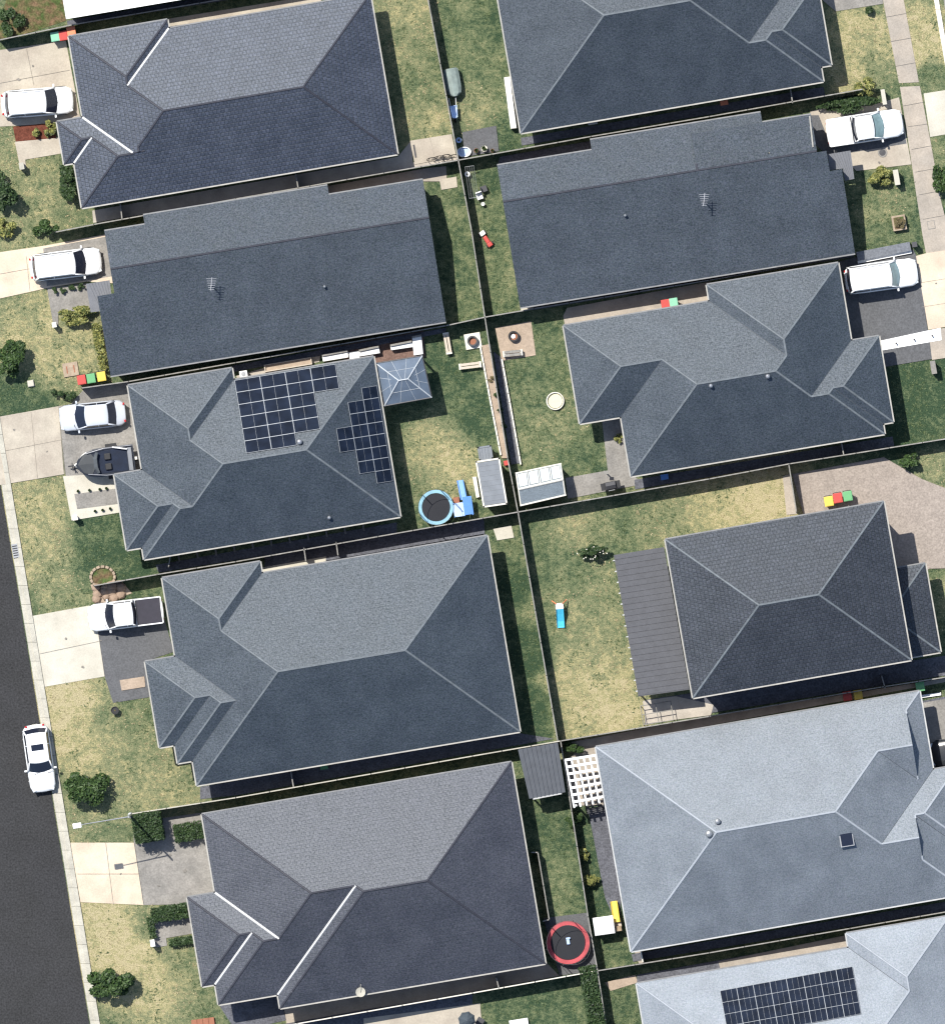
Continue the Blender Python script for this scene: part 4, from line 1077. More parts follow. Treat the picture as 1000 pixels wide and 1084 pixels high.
# ------------------------------------------------------------------ sheds, gazebo, pergola, shelter
def gable_roof_pts(c4, z, rise): pass
r = thing('garden_shed', 'cream framed shed with a corrugated and skylight roof by the paved path', 'shed', P(572, 513))
q = [P(546,501), P(593,491), P(598,524), P(551,535)]
cc = sum(q, Vector()) / 4; ins = [cc + (p - cc) * .94 for p in q]
MB(r).prism(ins, 0, 2.0).build('wall', mat('shed_wall', (.35, .34, .32), .6, .3), r)
ridge0 = q[0].lerp(q[3], .5); ridge1 = q[1].lerp(q[2], .5); zz = Vector((0, 0, 2.0)); zr = Vector((0, 0, 2.3))
MB(r).add([q[0] + zz, q[1] + zz, ridge1 + zr, ridge0 + zr], [(3, 2, 1, 0)]).add([q[3] + zz, q[2] + zz, ridge1 + zr, ridge0 + zr], [(0, 1, 2, 3)]).add([q[0] + zz, ridge0 + zr, q[3] + zz], [(0, 1, 2)]).add([q[1] + zz, ridge1 + zr, q[2] + zz], [(2, 1, 0)]).build('roof', mat('shed_roof', (.16, .19, .215), .6, .4, .0, fine=.3, fscale=14), r)
for k in range(4):
    t0, t1 = (k + .12) / 4, (k + .88) / 4
    a, b = q[0].lerp(q[1], t0) + zz, q[0].lerp(q[1], t1) + zz; c, d = ridge0.lerp(ridge1, t1) + zr, ridge0.lerp(ridge1, t0) + zr
    up = Vector((0, 0, .025)); MB(r).add([a.lerp(d, .08) + up, b.lerp(c, .08) + up, b.lerp(c, .86) + up, a.lerp(d, .86) + up], [(0, 1, 2, 3)]).build('roof_light', mat('polycarbonate', (.47, .52, .51), .4, .5, var=.1), r)
for a, b, wd in ((q[0], q[1], .1), (q[3], q[2], .1)):
    m_ = (a + b) / 2; MB(r).box((m_.x, m_.y, 2.02), ((b - a).length + .1, wd, .1), math.atan2((b - a).y, (b - a).x)).build('eave_trim', M['offwhite'], r)
for a, m0, b in ((q[0], ridge0, q[3]), (q[1], ridge1, q[2])):
    MB(r).tube(a + zz, m0 + zr, .05, n=6).tube(m0 + zr, b + zz, .05, n=6).build('barge_trim', M['offwhite'], r)
MB(r).tube(ridge0 + zr, ridge1 + zr, .09, n=6).build('ridge_cap', M['offwhite'], r)
for t in (.25, .5, .75):
    a = q[0].lerp(q[1], t) + zz; b = ridge0.lerp(ridge1, t) + zr; MB(r).tube(a, b, .03, n=5).build('roof_bar', M['offwhite'], r)

def flat_shed(label, pts, z, wallm, roofm, trim, ribs, name='garden_shed', along=True):
    r = thing(name, label, 'shed', P(*pts[0])); q = [P(*p) for p in pts]; c = sum(q, Vector()) / 4
    MB(r).prism([c + (p - c) * .9 for p in q], 0, z - .06).build('wall', wallm, r)
    mb = MB(r); mb.prism([c + (p - c) * .95 for p in q], z - .05, z)
    for i in range(1, ribs):
        t = i / ribs
        a, b = (q[0].lerp(q[1], t), q[3].lerp(q[2], t)) if along else (q[0].lerp(q[3], t), q[1].lerp(q[2], t))
        a, b = a.lerp(b, .04), b.lerp(a, .04); mb.tube((a.x, a.y, z), (b.x, b.y, z), .02, n=5)
    mb.build('roof', roofm, r)
    for i in range(4):
        a, b = q[i], q[(i + 1) % 4]; m_ = (a + b) / 2; MB(r).box((m_.x, m_.y, z - .02), ((b - a).length + .1, .11, .12), math.atan2((b - a).y, (b - a).x)).build('edge_trim', trim, r)
    return r
flat_shed('grey flat roofed shed with cream edges between the blue slide and back fence', [(504,489),(528,485.5),(536,533),(512,536.5)], 2.1, M['offwhite'], mat('shed_sheet', (.17, .185, .205), .55, .4, var=.12, scale=2, fine=.1), M['offwhite'], 9, along=False)
flat_shed('small grey locker north of the flat roofed shed', [(506,474),(519,472),(521,485),(508,487)], 1.2, M['soffit'], MATS['shed_sheet'], MATS['shed_sheet'], 4)
r = thing('plank', 'cream board leaning beside the flat roofed shed', 'board', P(502, 512)); MB(r).prism([P(500,505), P(504,504.5), P(507.5,526), P(504,527)], .0, .35).build('board', M['offwhite'], r)

# gazebo with glazed pyramid roof
r = thing('gazebo', 'glazed pyramid roof gazebo beside the roof with solar arrays', 'gazebo', P(427, 403))
q = [P(398,385), P(447,377), P(457,421), P(407,430)]; c = sum(q, Vector()) / 4; z0 = 2.5
ra = (q[0].lerp(q[3], .48)).lerp(q[1].lerp(q[2], .48), .40); rb = (q[0].lerp(q[3], .48)).lerp(q[1].lerp(q[2], .48), .60)
ra.z = rb.z = z0 + .8; Q = [Vector((p.x, p.y, z0)) for p in q]
gl = mat('gazebo_glazing', (.10, .13, .175), .42, .45, var=.2, scale=1.5)
for nm, pts in (('n', [Q[0], Q[1], rb, ra]), ('e', [Q[1], Q[2], rb]), ('s', [Q[2], Q[3], ra, rb]), ('w', [Q[3], Q[0], ra])):
    MB(r).add(pts, [tuple(range(len(pts)))]).build('roof_pane', gl, r)
bars = MB(r)
barm = mat('gazebo_bar', (.42, .45, .48), .5, .4)
for a, b in ((Q[0], ra), (Q[1], rb), (Q[2], rb), (Q[3], ra), (ra, rb)): MB(r).tube(a + Vector((0, 0, .02)), b + Vector((0, 0, .02)), .045, n=6).build('hip_bar', barm, r)
for i in range(4):
    a, b = Q[i], Q[(i + 1) % 4]; MB(r).tube(a, b, .05, n=6).build('eave_beam', M['darksteel'], r)
    e0, e1 = (ra, rb) if i in (0,) else (rb, rb) if i == 1 else (rb, ra) if i == 2 else (ra, ra)
    for t in (.33, .66):
        p = a.lerp(b, t); top_ = e0.lerp(e1, t); MB(r).tube(p + Vector((0, 0, .015)), p.lerp(top_, .62 if i in (1, 3) else .97) + Vector((0, 0, .015)), .014, n=5).build('glazing_bar', barm, r)
    p0, p1 = a.lerp(e0, .5) + Vector((0, 0, .02)), b.lerp(e1, .5) + Vector((0, 0, .02)); MB(r).tube(p0, p1, .014, n=5).build('glazing_bar', barm, r)
    s_ = c + (q[i] - c) * .93; MB(r).box((s_.x, s_.y, 1.25), (.11, .11, 2.5), R(A0)).build('post', M['darksteel'], r)

# corrugated shelter between the two back fences
r = thing('shelter', 'dark corrugated roof shelter spanning the narrow yard left of the white pergola', 'shelter', P(575, 815))
q = [P(548,793), P(590,785.5), P(598,838), P(560,845)]; mb = MB(r)
for i in range(9):
    t0, tm, t1 = i / 9, (i + .74) / 9, (i + 1) / 9
    for ta, tb, z in ((t0, tm, 2.35), (tm, t1, 2.41)):
        a, b, c_, d = q[0].lerp(q[1], ta), q[0].lerp(q[1], tb), q[3].lerp(q[2], tb), q[3].lerp(q[2], ta)
        mb.add([(a.x, a.y, z + .1), (b.x, b.y, z + .1), (c_.x, c_.y, z - .1), (d.x, d.y, z - .1), (a.x, a.y, 2.36), (b.x, b.y, 2.36), (c_.x, c_.y, 2.16), (d.x, d.y, 2.16)],
               [(3, 2, 1, 0), (4, 5, 6, 7), (0, 1, 5, 4), (1, 2, 6, 5), (2, 3, 7, 6), (3, 0, 4, 7)])
mb.build('roof', mat('shelter_sheet', (.075, .082, .095), .5, .4, .0, var=.12, scale=2), r)
for i in range(4):
    c = sum(q, Vector()) / 4; s_ = c + (q[i] - c) * .9; MB(r).box((s_.x, s_.y, 1.1), (.1, .1, 2.2), R(A0)).build('post', M['darksteel'], r)
m_ = (q[2] + q[3]) / 2; MB(r).box((m_.x, m_.y - .05, 2.2), ((q[2] - q[3]).length * .8, .1, .1), R(11)).build('gutter', M['gutterw'], r)

# white lattice pergola
r = thing('pergola', 'white open lattice pergola at the corner of the light grey roof', 'pergola', P(617, 825))
q = [P(598,804), P(630,799), P(640,846), P(607,852)]
for i in range(6):
    t = i / 5; a, b = q[0].lerp(q[1], t), q[3].lerp(q[2], t); b = b + (b - a) * .05; m_ = (a + b) / 2
    MB(r).box((m_.x, m_.y, 2.5), ((b - a).length, .13, .12), math.atan2((b - a).y, (b - a).x)).build('rafter', M['white'], r)
for i in range(7):
    t = (i + .0) / 6.5; a, b = q[0].lerp(q[3], t), q[1].lerp(q[2], t); m_ = (a + b) / 2
    MB(r).box((m_.x, m_.y, 2.605), ((b - a).length + .1, .17, .07), math.atan2((b - a).y, (b - a).x)).build('batten', M['white'], r)
for p in (q[0], q[3]):
    MB(r).box((p.x + .15, p.y, 1.22), (.12, .12, 2.44), R(A0)).build('post', M['white'], r)
r = thing('bench', 'dark slatted bench below the white lattice pergola', 'bench', P(629, 856), R(A0))
for k in range(4): MB().box((0, -.24 + k * .15, .45), (1.1, .09, .04)).build('slat', M['darksteel'], r)
for sx in (-.45, .45): MB().box((sx, 0, .22), (.06, .5, .44)).build('leg', M['darksteel'], r)

# open frame in front of the verandah
r = thing('frame', 'empty pale rectangular frame standing at the foot of the corrugated verandah', 'frame', P(695, 754), R(A0))
for a, b in (((-1.05, -.7), (1.05, -.7)), ((-1.05, .62), (1.05, .62)), ((-1.05, -.7), (-1.05, .62)), ((1.05, -.7), (1.05, .62)), ((-1.05, 0), (1.05, 0)), ((0, -.7), (0, .62))):
    MB().tube((a[0], a[1], .75), (b[0], b[1], .75), .03, n=6).build('rail', M['fencecap'], r)
for x in (-1.05, 1.05):
    for y in (-.7, .62): MB().tube((x, y, 0), (x, y, .75), .03, n=6).build('leg', M['steel'], r)

# ------------------------------------------------------------------ play things
r = thing('play_tower', 'blue and white play tower with a straight blue slide beside the blue trampoline', 'playset', P(491, 538), R(8))
MB().box((-.35, -.05, .8), (.75, .95, .07)).build('platform', M['paleblue'], r)
MB().box((.30, .15, 1.0), (.62, 1.25, .08), ry=.12).build('roof_board', M['blue'], r)
for x in (-.7, 0, .55):
    for y in (-.5, .42): MB().box((x, y, .5), (.07, .07, 1.0)).build('post', M['blue'], r)
sl_ = MB(); sl_.add([(-.12, .6, .95), (.28, .6, .95), (.2, 1.95, .15), (-.2, 1.95, .15), (-.12, .6, .88), (.28, .6, .88), (.2, 1.95, .08), (-.2, 1.95, .08)], [(0, 1, 2, 3), (7, 6, 5, 4), (0, 3, 7, 4), (1, 5, 6, 2), (2, 6, 7, 3), (0, 4, 5, 1)])
sl_.build('slide', mat('sky_blue_plastic', (.20, .36, .72), .45, .4, var=.1), r)
for x0, x1 in ((-.12, -.2), (.28, .2)): MB().tube((x0, .6, 1.02), (x1, 1.95, .22), .035, n=6).build('slide_edge', M['blue'], r)
MB().box((-.45, .62, .3), (.42, .42, .5)).build('step', M['terracotta'], r)
r = thing('play_tower', 'white roofed playhouse with a yellow slide beside the light grey house', 'playset', P(641, 979), R(8))
MB().box((-.12, 0, .7), (1.3, 1.0, 1.3)).build('wall', M['offwhite'], r)
MB().add([(-.85, -.62, 1.35), (.55, -.62, 1.35), (.55, 0, 1.6), (-.85, 0, 1.6), (-.85, .62, 1.35), (.55, .62, 1.35)], [(0, 1, 2, 3), (3, 2, 5, 4)]).build('roof', M['white'], r)
MB().box((.82, -.1, .6), (.5, .9, .08)).build('platform', M['palewood'], r)
MB().box((.82, -.35, .9), (.42, .35, .3)).build('locker', M['wood'], r)
sl_ = MB(); sl_.loft([[Vector((x + .0, y, z)) for x, z in ((.52, 1.0 - (y - .1) * .45), (.62, .9 - (y - .1) * .45), (.9, .9 - (y - .1) * .45), (1.0, 1.0 - (y - .1) * .45), (.9, .84 - (y - .1) * .45), (.62, .84 - (y - .1) * .45))] for y in (.1, .6, 1.2, 1.55)])
sl_.build('slide', M['yellow'], r)
r = thing('toddler_slide', 'small bright blue slide with a white top on the dry lawn', 'slide', P(592.5, 650), R(4))
sl_ = MB(); sl_.loft([[Vector((x, y, z)) for x, z in ((-.26, h_ + .12), (-.2, h_), (.2, h_), (.26, h_ + .12), (.2, h_ - .04), (-.2, h_ - .04))] for y, h_ in ((.35, .75), (0, .5), (-.5, .2), (-.85, .12), (-.95, .12))])
sl_.build('slide', M['cyan'], r)
MB().box((0, .55, .74), (.55, .42, .06)).build('platform', M['white'], r, bevel=.03)
for sx in (-1, 1): MB().tube((sx * .25, .72, 0), (sx * .2, .55, .8), .04).build('leg', M['white'], r); MB().tube((sx * .5, .95, .3), (sx * .2, .7, .8), .04, n=6).build('handle', M['orange'], r)
r = thing('ride_on_toy', 'red and white ride-on toy lying on the grass strip', 'toy', P(514, 252.5), R(-55))
MB().box((.1, 0, .25), (.55, .3, .22)).build('toy_body', M['red'], r, bevel=.06)
MB().box((-.42, .02, .28), (.32, .38, .2)).build('seat', M['white'], r, bevel=.05)
MB().box((.5, 0, .25), (.3, .36, .18)).build('front', M['red'], r, bevel=.05)
for x, y in ((-.4, .24), (-.4, -.24), (.5, .24), (.5, -.24)): MB().tube((x, y - .04, .13), (x, y + .04, .13), .13, n=12).build('wheel', M['black'], r)

# round pale pool
r = thing('paddling_pool', 'round white paddling pool on the green lawn', 'pool', P(587.5, 424.5))
MB().ring((0, 0, 0), .54, .63, .0, .22).build('rim', M['offwhite'], r, smooth=True)
MB().lathe((0, 0, .02), [(.5, 0), (.5, .07), (.02, .08)], 30).build('pool_base', mat('pool_base_plastic', (.66, .60, .40), .6, .3, var=.04), r)

# ------------------------------------------------------------------ fire pits, benches, patio pieces
def pit(px, py, rad, label, m='darksteel', inner='terracotta'):
    r = thing('fire_pit', label, 'fire pit', P(px, py, .05)); MB().ring((0, 0, 0), rad * .68, rad, 0, .35, 24).build('bowl_rim', M[m], r)
    MB().lathe((0, 0, .02), [(rad * .7, 0), (rad * .7, .1), (rad * .02, .12)], 20).build('ash_bed', M[inner], r); return r
pit(543.5, 356, .38, 'black ring fire pit on the square of sandstone paving', 'black')
r = thing('bowl', 'small white dish inside the black ring fire pit', 'dish', P(543, 356, .17)); MB().lathe((0, 0, 0), [(.05, 0), (.16, .06), (.15, .07), (.02, .03)], 12).build('dish', M['white'], r)
r = thing('plinth', 'square cream slab under the russet fire pit', 'slab', P(500.5, 361), R(A0)); MB().box((0, 0, .08), (1.12, 1.08, .16)).build('slab', M['offwhite'], r, bevel=.02)
q_ = pit(500, 361, .37, 'russet fire pit on the square cream slab'); q_.location.z = .16
def bench(px, py, rz, L, label, m='palewood', edge='offwhite'):
    r = thing('bench', label, 'bench', P(px, py), rz, 'backless garden benches')
    for k in (-1, 1): MB().box((0, k * .11, .42), (L, .17, .05)).build('seat_plank', M[m], r)
    for sx in (-1, 1): MB().box((sx * (L / 2 - .12), 0, .2), (.14, .42, .40)).build('leg', M[edge], r)
    for sx in (-1, 1): MB().box((sx * (L / 2 - .04), 0, .455), (.09, .42, .02)).build('end_cap', M[edge], r)
bench(473.5, 363.5, R(-80), 1.5, 'upright narrow timber bench left of the russet fire pit')
bench(497.5, 387, R(7), 1.55, 'low cream bench below the russet fire pit', 'palewood')
bench(542.5, 374, R(6), 1.35, 'grey slatted bench below the black fire pit', 'darkwood' if 'darkwood' in M else 'fencecap')
# lounge setting along the fence beside the gazebo
def lounge(label, pts, z, m='offwhite'):
    r = thing('outdoor_sofa', label, 'sofa', P(*pts[0]), 0, 'cream outdoor seating along the fence')
    MB(r).prism([P(*p) for p in pts], .1, z + .15).build('seat_cushion', M['white'], r, bevel=.04)
    a, b = P(*pts[0]), P(*pts[1]); d = b - a; m_ = (a + b) / 2
    MB(r).box((m_.x, m_.y, z + .15), (d.length, .15, .35), math.atan2(d.y, d.x)).build('backrest', M['fencecap'], r, bevel=.03)
lounge('cream two seat sofa at the left end of the row beside the solar roof', [(341,376.5),(368,371.5),(369,378.5),(342,383)], .45)
lounge('cream sofa in the middle of the row against the fence', [(380,371.5),(401,367),(402.5,374),(381,377.5)], .45)
lounge('long cream sofa above the gazebo', [(413,366),(436,361.5),(437,367.5),(414,371)], .45)
lounge('cream corner sofa end at the corner above the gazebo', [(436,357),(446,355),(448,375),(438,376.5)], .47)
r = thing('coffee_table', 'small white table in front of the middle cream sofa', 'table', P(375, 376), R(A0)); MB().box((0, 0, .42), (.7, .5, .05)).build('table_top', M['white'], r)
for x in (-.3, .3):
    for y in (-.2, .2): MB().box((x, y, .2), (.05, .05, .4)).build('leg', M['white'], r)
r = thing('planter_box', 'long narrow cream planter against the fence above the big solar array', 'planter', P(305, 386), R(A0))
for sy in (-1, 1): MB().box((0, sy * .22, .25), (3.3, .07, .5)).build('side_board', M['palewood'], r)
for sx in (-1, 1): MB().box((sx * 1.62, 0, .25), (.07, .37, .5)).build('end_board', M['palewood'], r)
MB().box((0, 0, .2), (3.15, .36, .36)).build('soil', M['pave'], r)
r = thing('air_conditioner', 'white air conditioner unit left of the long cream planter', 'air conditioner', P(258, 396), R(A0)); MB().box((0, 0, .4), (.55, .45, .7)).build('case', M['white'], r, bevel=.03); MB().lathe((0, 0, .755), [(.16, 0), (.16, .01), (.02, .012)], 14).build('fan_grille', M['steel'], r)
# barbecue and bits on the paved path
r = thing('barbecue', 'black covered barbecue beside the shed path', 'barbecue', P(646, 514), R(12)); MB().box((0, 0, .45), (.85, .55, .8)).build('cabinet', M['black'], r, bevel=.03)
MB().loft([[Vector((x, y, z)) for y, z in ((-.28, .85), (-.24, 1.0), (0, 1.12), (.24, 1.0), (.28, .85))] for x in (-.34, -.3, .3, .34)]).build('hood', M['darksteel'], r); 
for sx in (-1, 1): MB().box((sx * .55, 0, .85), (.26, .5, .04)).build('side_shelf', M['black'], r)
MB().tube((-.22, -.34, .95), (.22, -.34, .95), .02).build('handle', M['steel'], r)
r = thing('pedestal', 'thin pale post with a small top just above the barbecue', 'post', P(641, 500)); MB().tube((0, 0, 0), (0, 0, 1.0), .05).box((0, 0, 1.02), (.28, .22, .05)).build('post', M['fencecap'], r)
# awning / cabinet along the west wall of the top right house
r = thing('storage_bench', 'long narrow cream cabinet against the left wall of the top slate house', 'cabinet', P(540, 109), R(A0 - 90 - 2)); MB().box((0, 0, .35), (3.6, .42, .7)).build('cabinet_body', M['offwhite'], r, bevel=.02)
for k in range(3): MB().box((-1.2 + k * 1.2, -.0, .72), (1.1, .38, .03)).build('lid', M['white'], r)
# tarp covered trailer, wheelbarrow
r = thing('covered_trailer', 'grey green tarpaulin covered trailer by the back fence', 'trailer', P(479, 87), R(-80))
rg = []
for x, s_ in ((-.95, .75), (-.85, .95), (-.3, 1.0), (.4, .98), (.8, .85), (1.0, .35)):
    rg.append([Vector((x, y * .55 * s_, z)) for y, z in ((-1, .3), (-1, .7), (-.6, .86), (0, .9), (.6, .86), (1, .7), (1, .3))])
MB().loft(rg).build('tarpaulin', mat('tarpaulin', (.19, .235, .22), .6, .4, var=.25, scale=3), r)
for sy in (-1, 1): MB().tube((-.2, sy * .52, .2), (-.2, sy * .62, .2), .2, n=14).build('wheel', M['rubber'], r)
MB().tube((1.0, 0, .3), (1.4, 0, .3), .03).build('drawbar', M['steel'], r)
r = thing('wheelbarrow', 'pale grey wheelbarrow standing against the back fence', 'wheelbarrow', P(480.5, 118), R(-82))
MB().loft([[Vector((x * k, y * k, z)) for x, y in ((-.4, -.26), (.42, -.2), (.5, 0), (.42, .2), (-.4, .26))] for k, z in ((.6, .3), (1, .58), (.94, .58), (.55, .34))]).build('tray', M['paleblue'], r)
for sy in (-1, 1): MB().tube((.55, sy * .1, .25), (-.95, sy * .25, .6), .025).build('handle', M['white'], r)
MB().tube((.6, -.05, .18), (.6, .05, .18), .18, n=14).build('wheel', M['rubber'], r)
def pot(px, py, rad, label, m='offwhite', plant=None, name='plant_pot', h=.4):
    r = thing(name, label, 'pot', P(px, py)); MB().lathe((0, 0, 0), [(rad * .7, 0), (rad, h), (rad * .85, h), (rad * .8, h * .85)], 16).build('pot', M[m], r)
    MB().lathe((0, 0, h * .82), [(rad * .82, 0), (rad * .02, .02)], 12).build('soil', M['soil'], r)
    if plant:
        mb = MB(); random.seed(int(px * 7 + py))
        for k in range(60):
            a = random.random() * 6.28; el = random.uniform(.3, 1.3); L_ = rad * random.uniform(.6, 1.3); d = Vector((math.cos(a) * math.cos(el), math.sin(a) * math.cos(el), math.sin(el)))
            b0 = Vector((0, 0, h * .9)) + d * L_ * .4; b1 = Vector((0, 0, h * .9)) + d * L_ * 1.2; s_ = Vector((-math.sin(a), math.cos(a), 0)) * .04
            mb.add([b0 - s_, b0 + s_, b1], [(0, 1, 2)])
        mb.build('leaves', plant, r)
    return r
pot(485.5, 148.5, .2, 'small pale bucket on the left edge of the charcoal pad', 'paleblue', name='bucket', h=.35)
r = thing('paddling_tub', 'oval blue grey tub in the corner below the charcoal pad', 'tub', P(491, 161), R(5)); r.scale = (1, .72, 1)
MB().ring((0, 0, 0), .42, .5, 0, .3, 24).build('rim', M['white'], r); MB().lathe((0, 0, 0), [(.43, 0), (.43, .14), (.02, .15)], 20).build('base', M['paleblue'], r)
pot(512.5, 157.5, .22, 'cream pot with a plant on the charcoal pad', 'offwhite', L_mid)
pot(504, 159.5, .16, 'terracotta pot on the charcoal pad', 'terracotta', L_dark)
pot(521, 159.5, .13, 'smallest terracotta pot at the right end of the charcoal pad', 'terracotta', L_dark)
pot(494.5, 184.5, .19, 'round white bucket in the shade right of the back fence', 'white', name='bucket')
# clothes airer
r = thing('clothes_airer', 'white wire clothes airer in the shade of the back fence', 'clothes airer', P(499, 193), R(-82))
for k in range(5): MB().tube((-1.1, -.3 + k * .15, .95), (1.1, -.3 + k * .15, .95), .008, n=4).build('wire', M['steel'], r)
for x in (-1.1, 1.1):
    MB().tube((x, -.32, .95), (x, .32, .95), .015).build('end_rail', M['steel'], r)
    for sy in (-1, 1): MB().tube((x * .5, sy * .3, 0), (x, sy * .3, .95), .015).build('leg', M['steel'], r)
r = thing('garden_chair', 'tipped white and grey garden chair near the clothes airer', 'chair', P(507.5, 208), R(-70))
MB().box((0, 0, .4), (.42, .42, .05), ry=.2).build('seat', M['white'], r); MB().box((-.25, 0, .62), (.06, .42, .45), ry=-.2).build('backrest', M['steel'], r)
for x in (-.18, .18):
    for y in (-.18, .18): MB().tube((x, y, 0), (x, y, .38), .018).build('leg', M['darksteel'], r)
r = thing('garden_chair', 'dark metal garden chair right of the clothes airer', 'chair', P(512, 200), R(20))
MB().box((0, 0, .42), (.42, .42, .03)).build('seat', M['darksteel'], r); MB().box((-.22, 0, .65), (.04, .42, .4)).build('backrest', M['darksteel'], r)
for x in (-.18, .18):
    for y in (-.18, .18): MB().tube((x, y, 0), (x, y, .42), .018).build('leg', M['steel'], r)
pot(511, 216, .13, 'tiny white pot lying near the tipped chair', 'white')
# bicycles on the beige patio
def bicycle(px, py, rz, label):
    r = thing('bicycle', label, 'bicycle', P(px, py, .1), rz, 'bicycles on the beige patio')
    lean = .35
    for x in (-.5, .5):
        wb = MB(); n = 18
        for k in range(n):
            a, b = 2 * math.pi * k / n, 2 * math.pi * (k + 1) / n
            wb.tube((x + .32 * math.cos(a), -.33 * math.sin(a) * lean, .33 + .32 * math.sin(a)), (x + .32 * math.cos(b), -.33 * math.sin(b) * lean, .33 + .32 * math.sin(b)), .022, n=4)
        wb.build('wheel', M['rubber'], r)
    MB().tube((-.5, 0, .33), (-.1, -.16, .8), .022).tube((-.1, -.16, .8), (.35, -.17, .82), .022).tube((.35, -.17, .82), (-.05, 0, .33), .022).tube((-.5, 0, .33), (-.05, 0, .33), .022).tube((.5, 0, .33), (.35, -.18, .9), .022).build('frame', M['darksteel'], r)
    MB().tube((.33, -.45, .95), (.33, .08, .95), .02).build('handlebar', M['black'], r); MB().box((-.12, -.17, .86), (.26, .13, .05)).build('saddle', M['black'], r)
bicycle(464, 167, R(12), 'dark bicycle at the right of the beige patio'); bicycle(473, 166, R(5), 'dark bicycle touching the corner fence on the beige patio')
r = thing('doormat', 'thin dark strip mat on the beige patio', 'mat', P(439, 160), R(-80)); MB().box((0, 0, .115), (.9, .12, .02)).build('mat', M['darksteel'], r)
# bottom edge bits
r = thing('parasol', 'dark folded parasol on the patio at the bottom edge', 'parasol', P(494, 1079), R(10))
rg = [[Vector((rr_ * math.cos(t * math.pi / 8) * (1.0 if t % 2 else .88), rr_ * math.sin(t * math.pi / 8) * (1.0 if t % 2 else .88), z)) for t in range(16)] for rr_, z in ((.62, 1.9), (.45, 2.1), (.2, 2.25), (.02, 2.32))]
MB().loft(rg, cap=False).build('canopy', mat('parasol_cloth', (.06, .075, .09), .8, .2), r); MB().tube((0, 0, .1), (0, 0, 2.3), .03).build('pole', M['steel'], r); MB().lathe((0, 0, .05), [(.3, 0), (.3, .1), (.05, .16)], 16).build('base', M['black'], r)
r = thing('garden_chair', 'dark garden chair right of the parasol at the bottom edge', 'chair', P(508, 1081), R(60)); MB().box((0, 0, .42), (.5, .5, .05)).build('seat', M['darksteel'], r); MB().box((-.25, 0, .65), (.05, .5, .45)).build('backrest', M['darksteel'], r)
for x in (-.2, .2):
    for y in (-.2, .2): MB().tube((x, y, 0), (x, y, .42), .018).build('leg', M['steel'], r)
r = thing('lounger', 'white sun lounger on the grass at the bottom edge', 'lounger', P(549, 1083), R(9)); MB().box((0, 0, .32), (1.3, .55, .06)).build('frame', M['white'], r)
for x in (-.55, .55):
    for y in (-.2, .2): MB().tube((x, y, 0), (x, y, .3), .02).build('leg', M['white'], r)
r = thing('paver_stack', 'dark reddish stack of pavers at the bottom edge by the plum roof', 'pavers', P(215, 1082), R(8)); 
for k in range(4): MB().box((-.6 + k * .4, 0, .12 + .02 * (k % 2)), (.38, .5, .24)).build('paver', M['terracotta'], r)
r = thing('plank', 'white board on the drive at the top right corner of the light grey roof', 'board', P(984, 736), R(8)); MB().box((0, 0, .1), (1.5, .2, .12)).build('board', M['white'], r)
# garden wall and letterboxes
def wall_box(label, px, py, rz, size, m, cap=None, name='letterbox', cat='letterbox', group=None):
    r = thing(name, label, cat, P(px, py), rz, group); MB().box((0, 0, size[2] / 2), size).build('pillar', M[m], r, bevel=.01)
    MB().box((0, 0, size[2] + .025), (size[0] + .06, size[1] + .06, .05)).build('cap', M[cap or m], r)
    MB().box((0, -size[1] / 2 - .01, size[2] * .7), (size[0] * .5, .02, .06)).build('slot', M['black'], r)
G_ = 'front yard letterboxes'
wall_box('grey letterbox pillar at the end of the top left path', 23.5, 176, R(A0), (.28, .42, .9), 'greycon', 'kerb', group=G_)
wall_box('white letterbox pillar beside the path of the second white wagon', 58, 344, R(A0), (.25, .3, .9), 'offwhite', group=G_)
wall_box('white letterbox at the tip of the pale path below the boat', 80, 548, R(A0), (.3, .3, .9), 'offwhite', group=G_)
wall_box('white letterbox pillar beside the small path in the plum roofed front yard', 162, 998, R(A0), (.25, .42, 1.0), 'white', group=G_)
wall_box('cream letterbox pillar beside the yellow green shrub at right', 948, 188, R(A0), (.3, 1.0, .95), 'foot', 'palecon', group=G_)
wall_box('cream letterbox pillar beside the clipped hedge at top right', 934.5, 103, R(A0), (.22, 1.0, .95), 'foot', 'palecon', group=G_)
wall_box('pale letterbox pillar standing in the lush green lawn', 987, 389, R(A0), (.3, .85, 1.0), 'foot', 'greycon', group=G_)
wall_box('dark letterbox in the corner of the green lawn above the white four wheel drive', 967, 259, R(A0), (.3, .3, 1.0), 'darksteel', group=G_)
r = thing('garden_wall', 'low blue grey block wall with a white base beside the white four wheel drive', 'wall', P(935, 268), R(11)); MB().box((0, .12, .25), (3.75, .62, .5)).build('wall', mat('wall_blockwork', (.15, .16, .18), .8, .2, fine=.25, fscale=9), r); MB().box((0, -.28, .12), (3.8, .18, .24)).build('footing', M['white'], r)
for k in range(3):
    r = thing('path_light', ['tiny path light at the left end of the white strip', 'tiny path light midway along the white strip', 'tiny path light at the right end of the white strip'][k], 'light', P(948 + k * 19, 363.5 - k * 4), 0, 'path lights on the white strip'); MB().tube((0, 0, .08), (0, 0, .3), .03).build('stem', M['darksteel'], r); MB().lathe((0, 0, .3), [(.06, 0), (.07, .03), (.02, .05)], 10).build('lamp_head', M['darksteel'], r)
LT = [(83,520),(95,519),(106,518),(113,517),(101,541),(109,540),(117,538.5)]
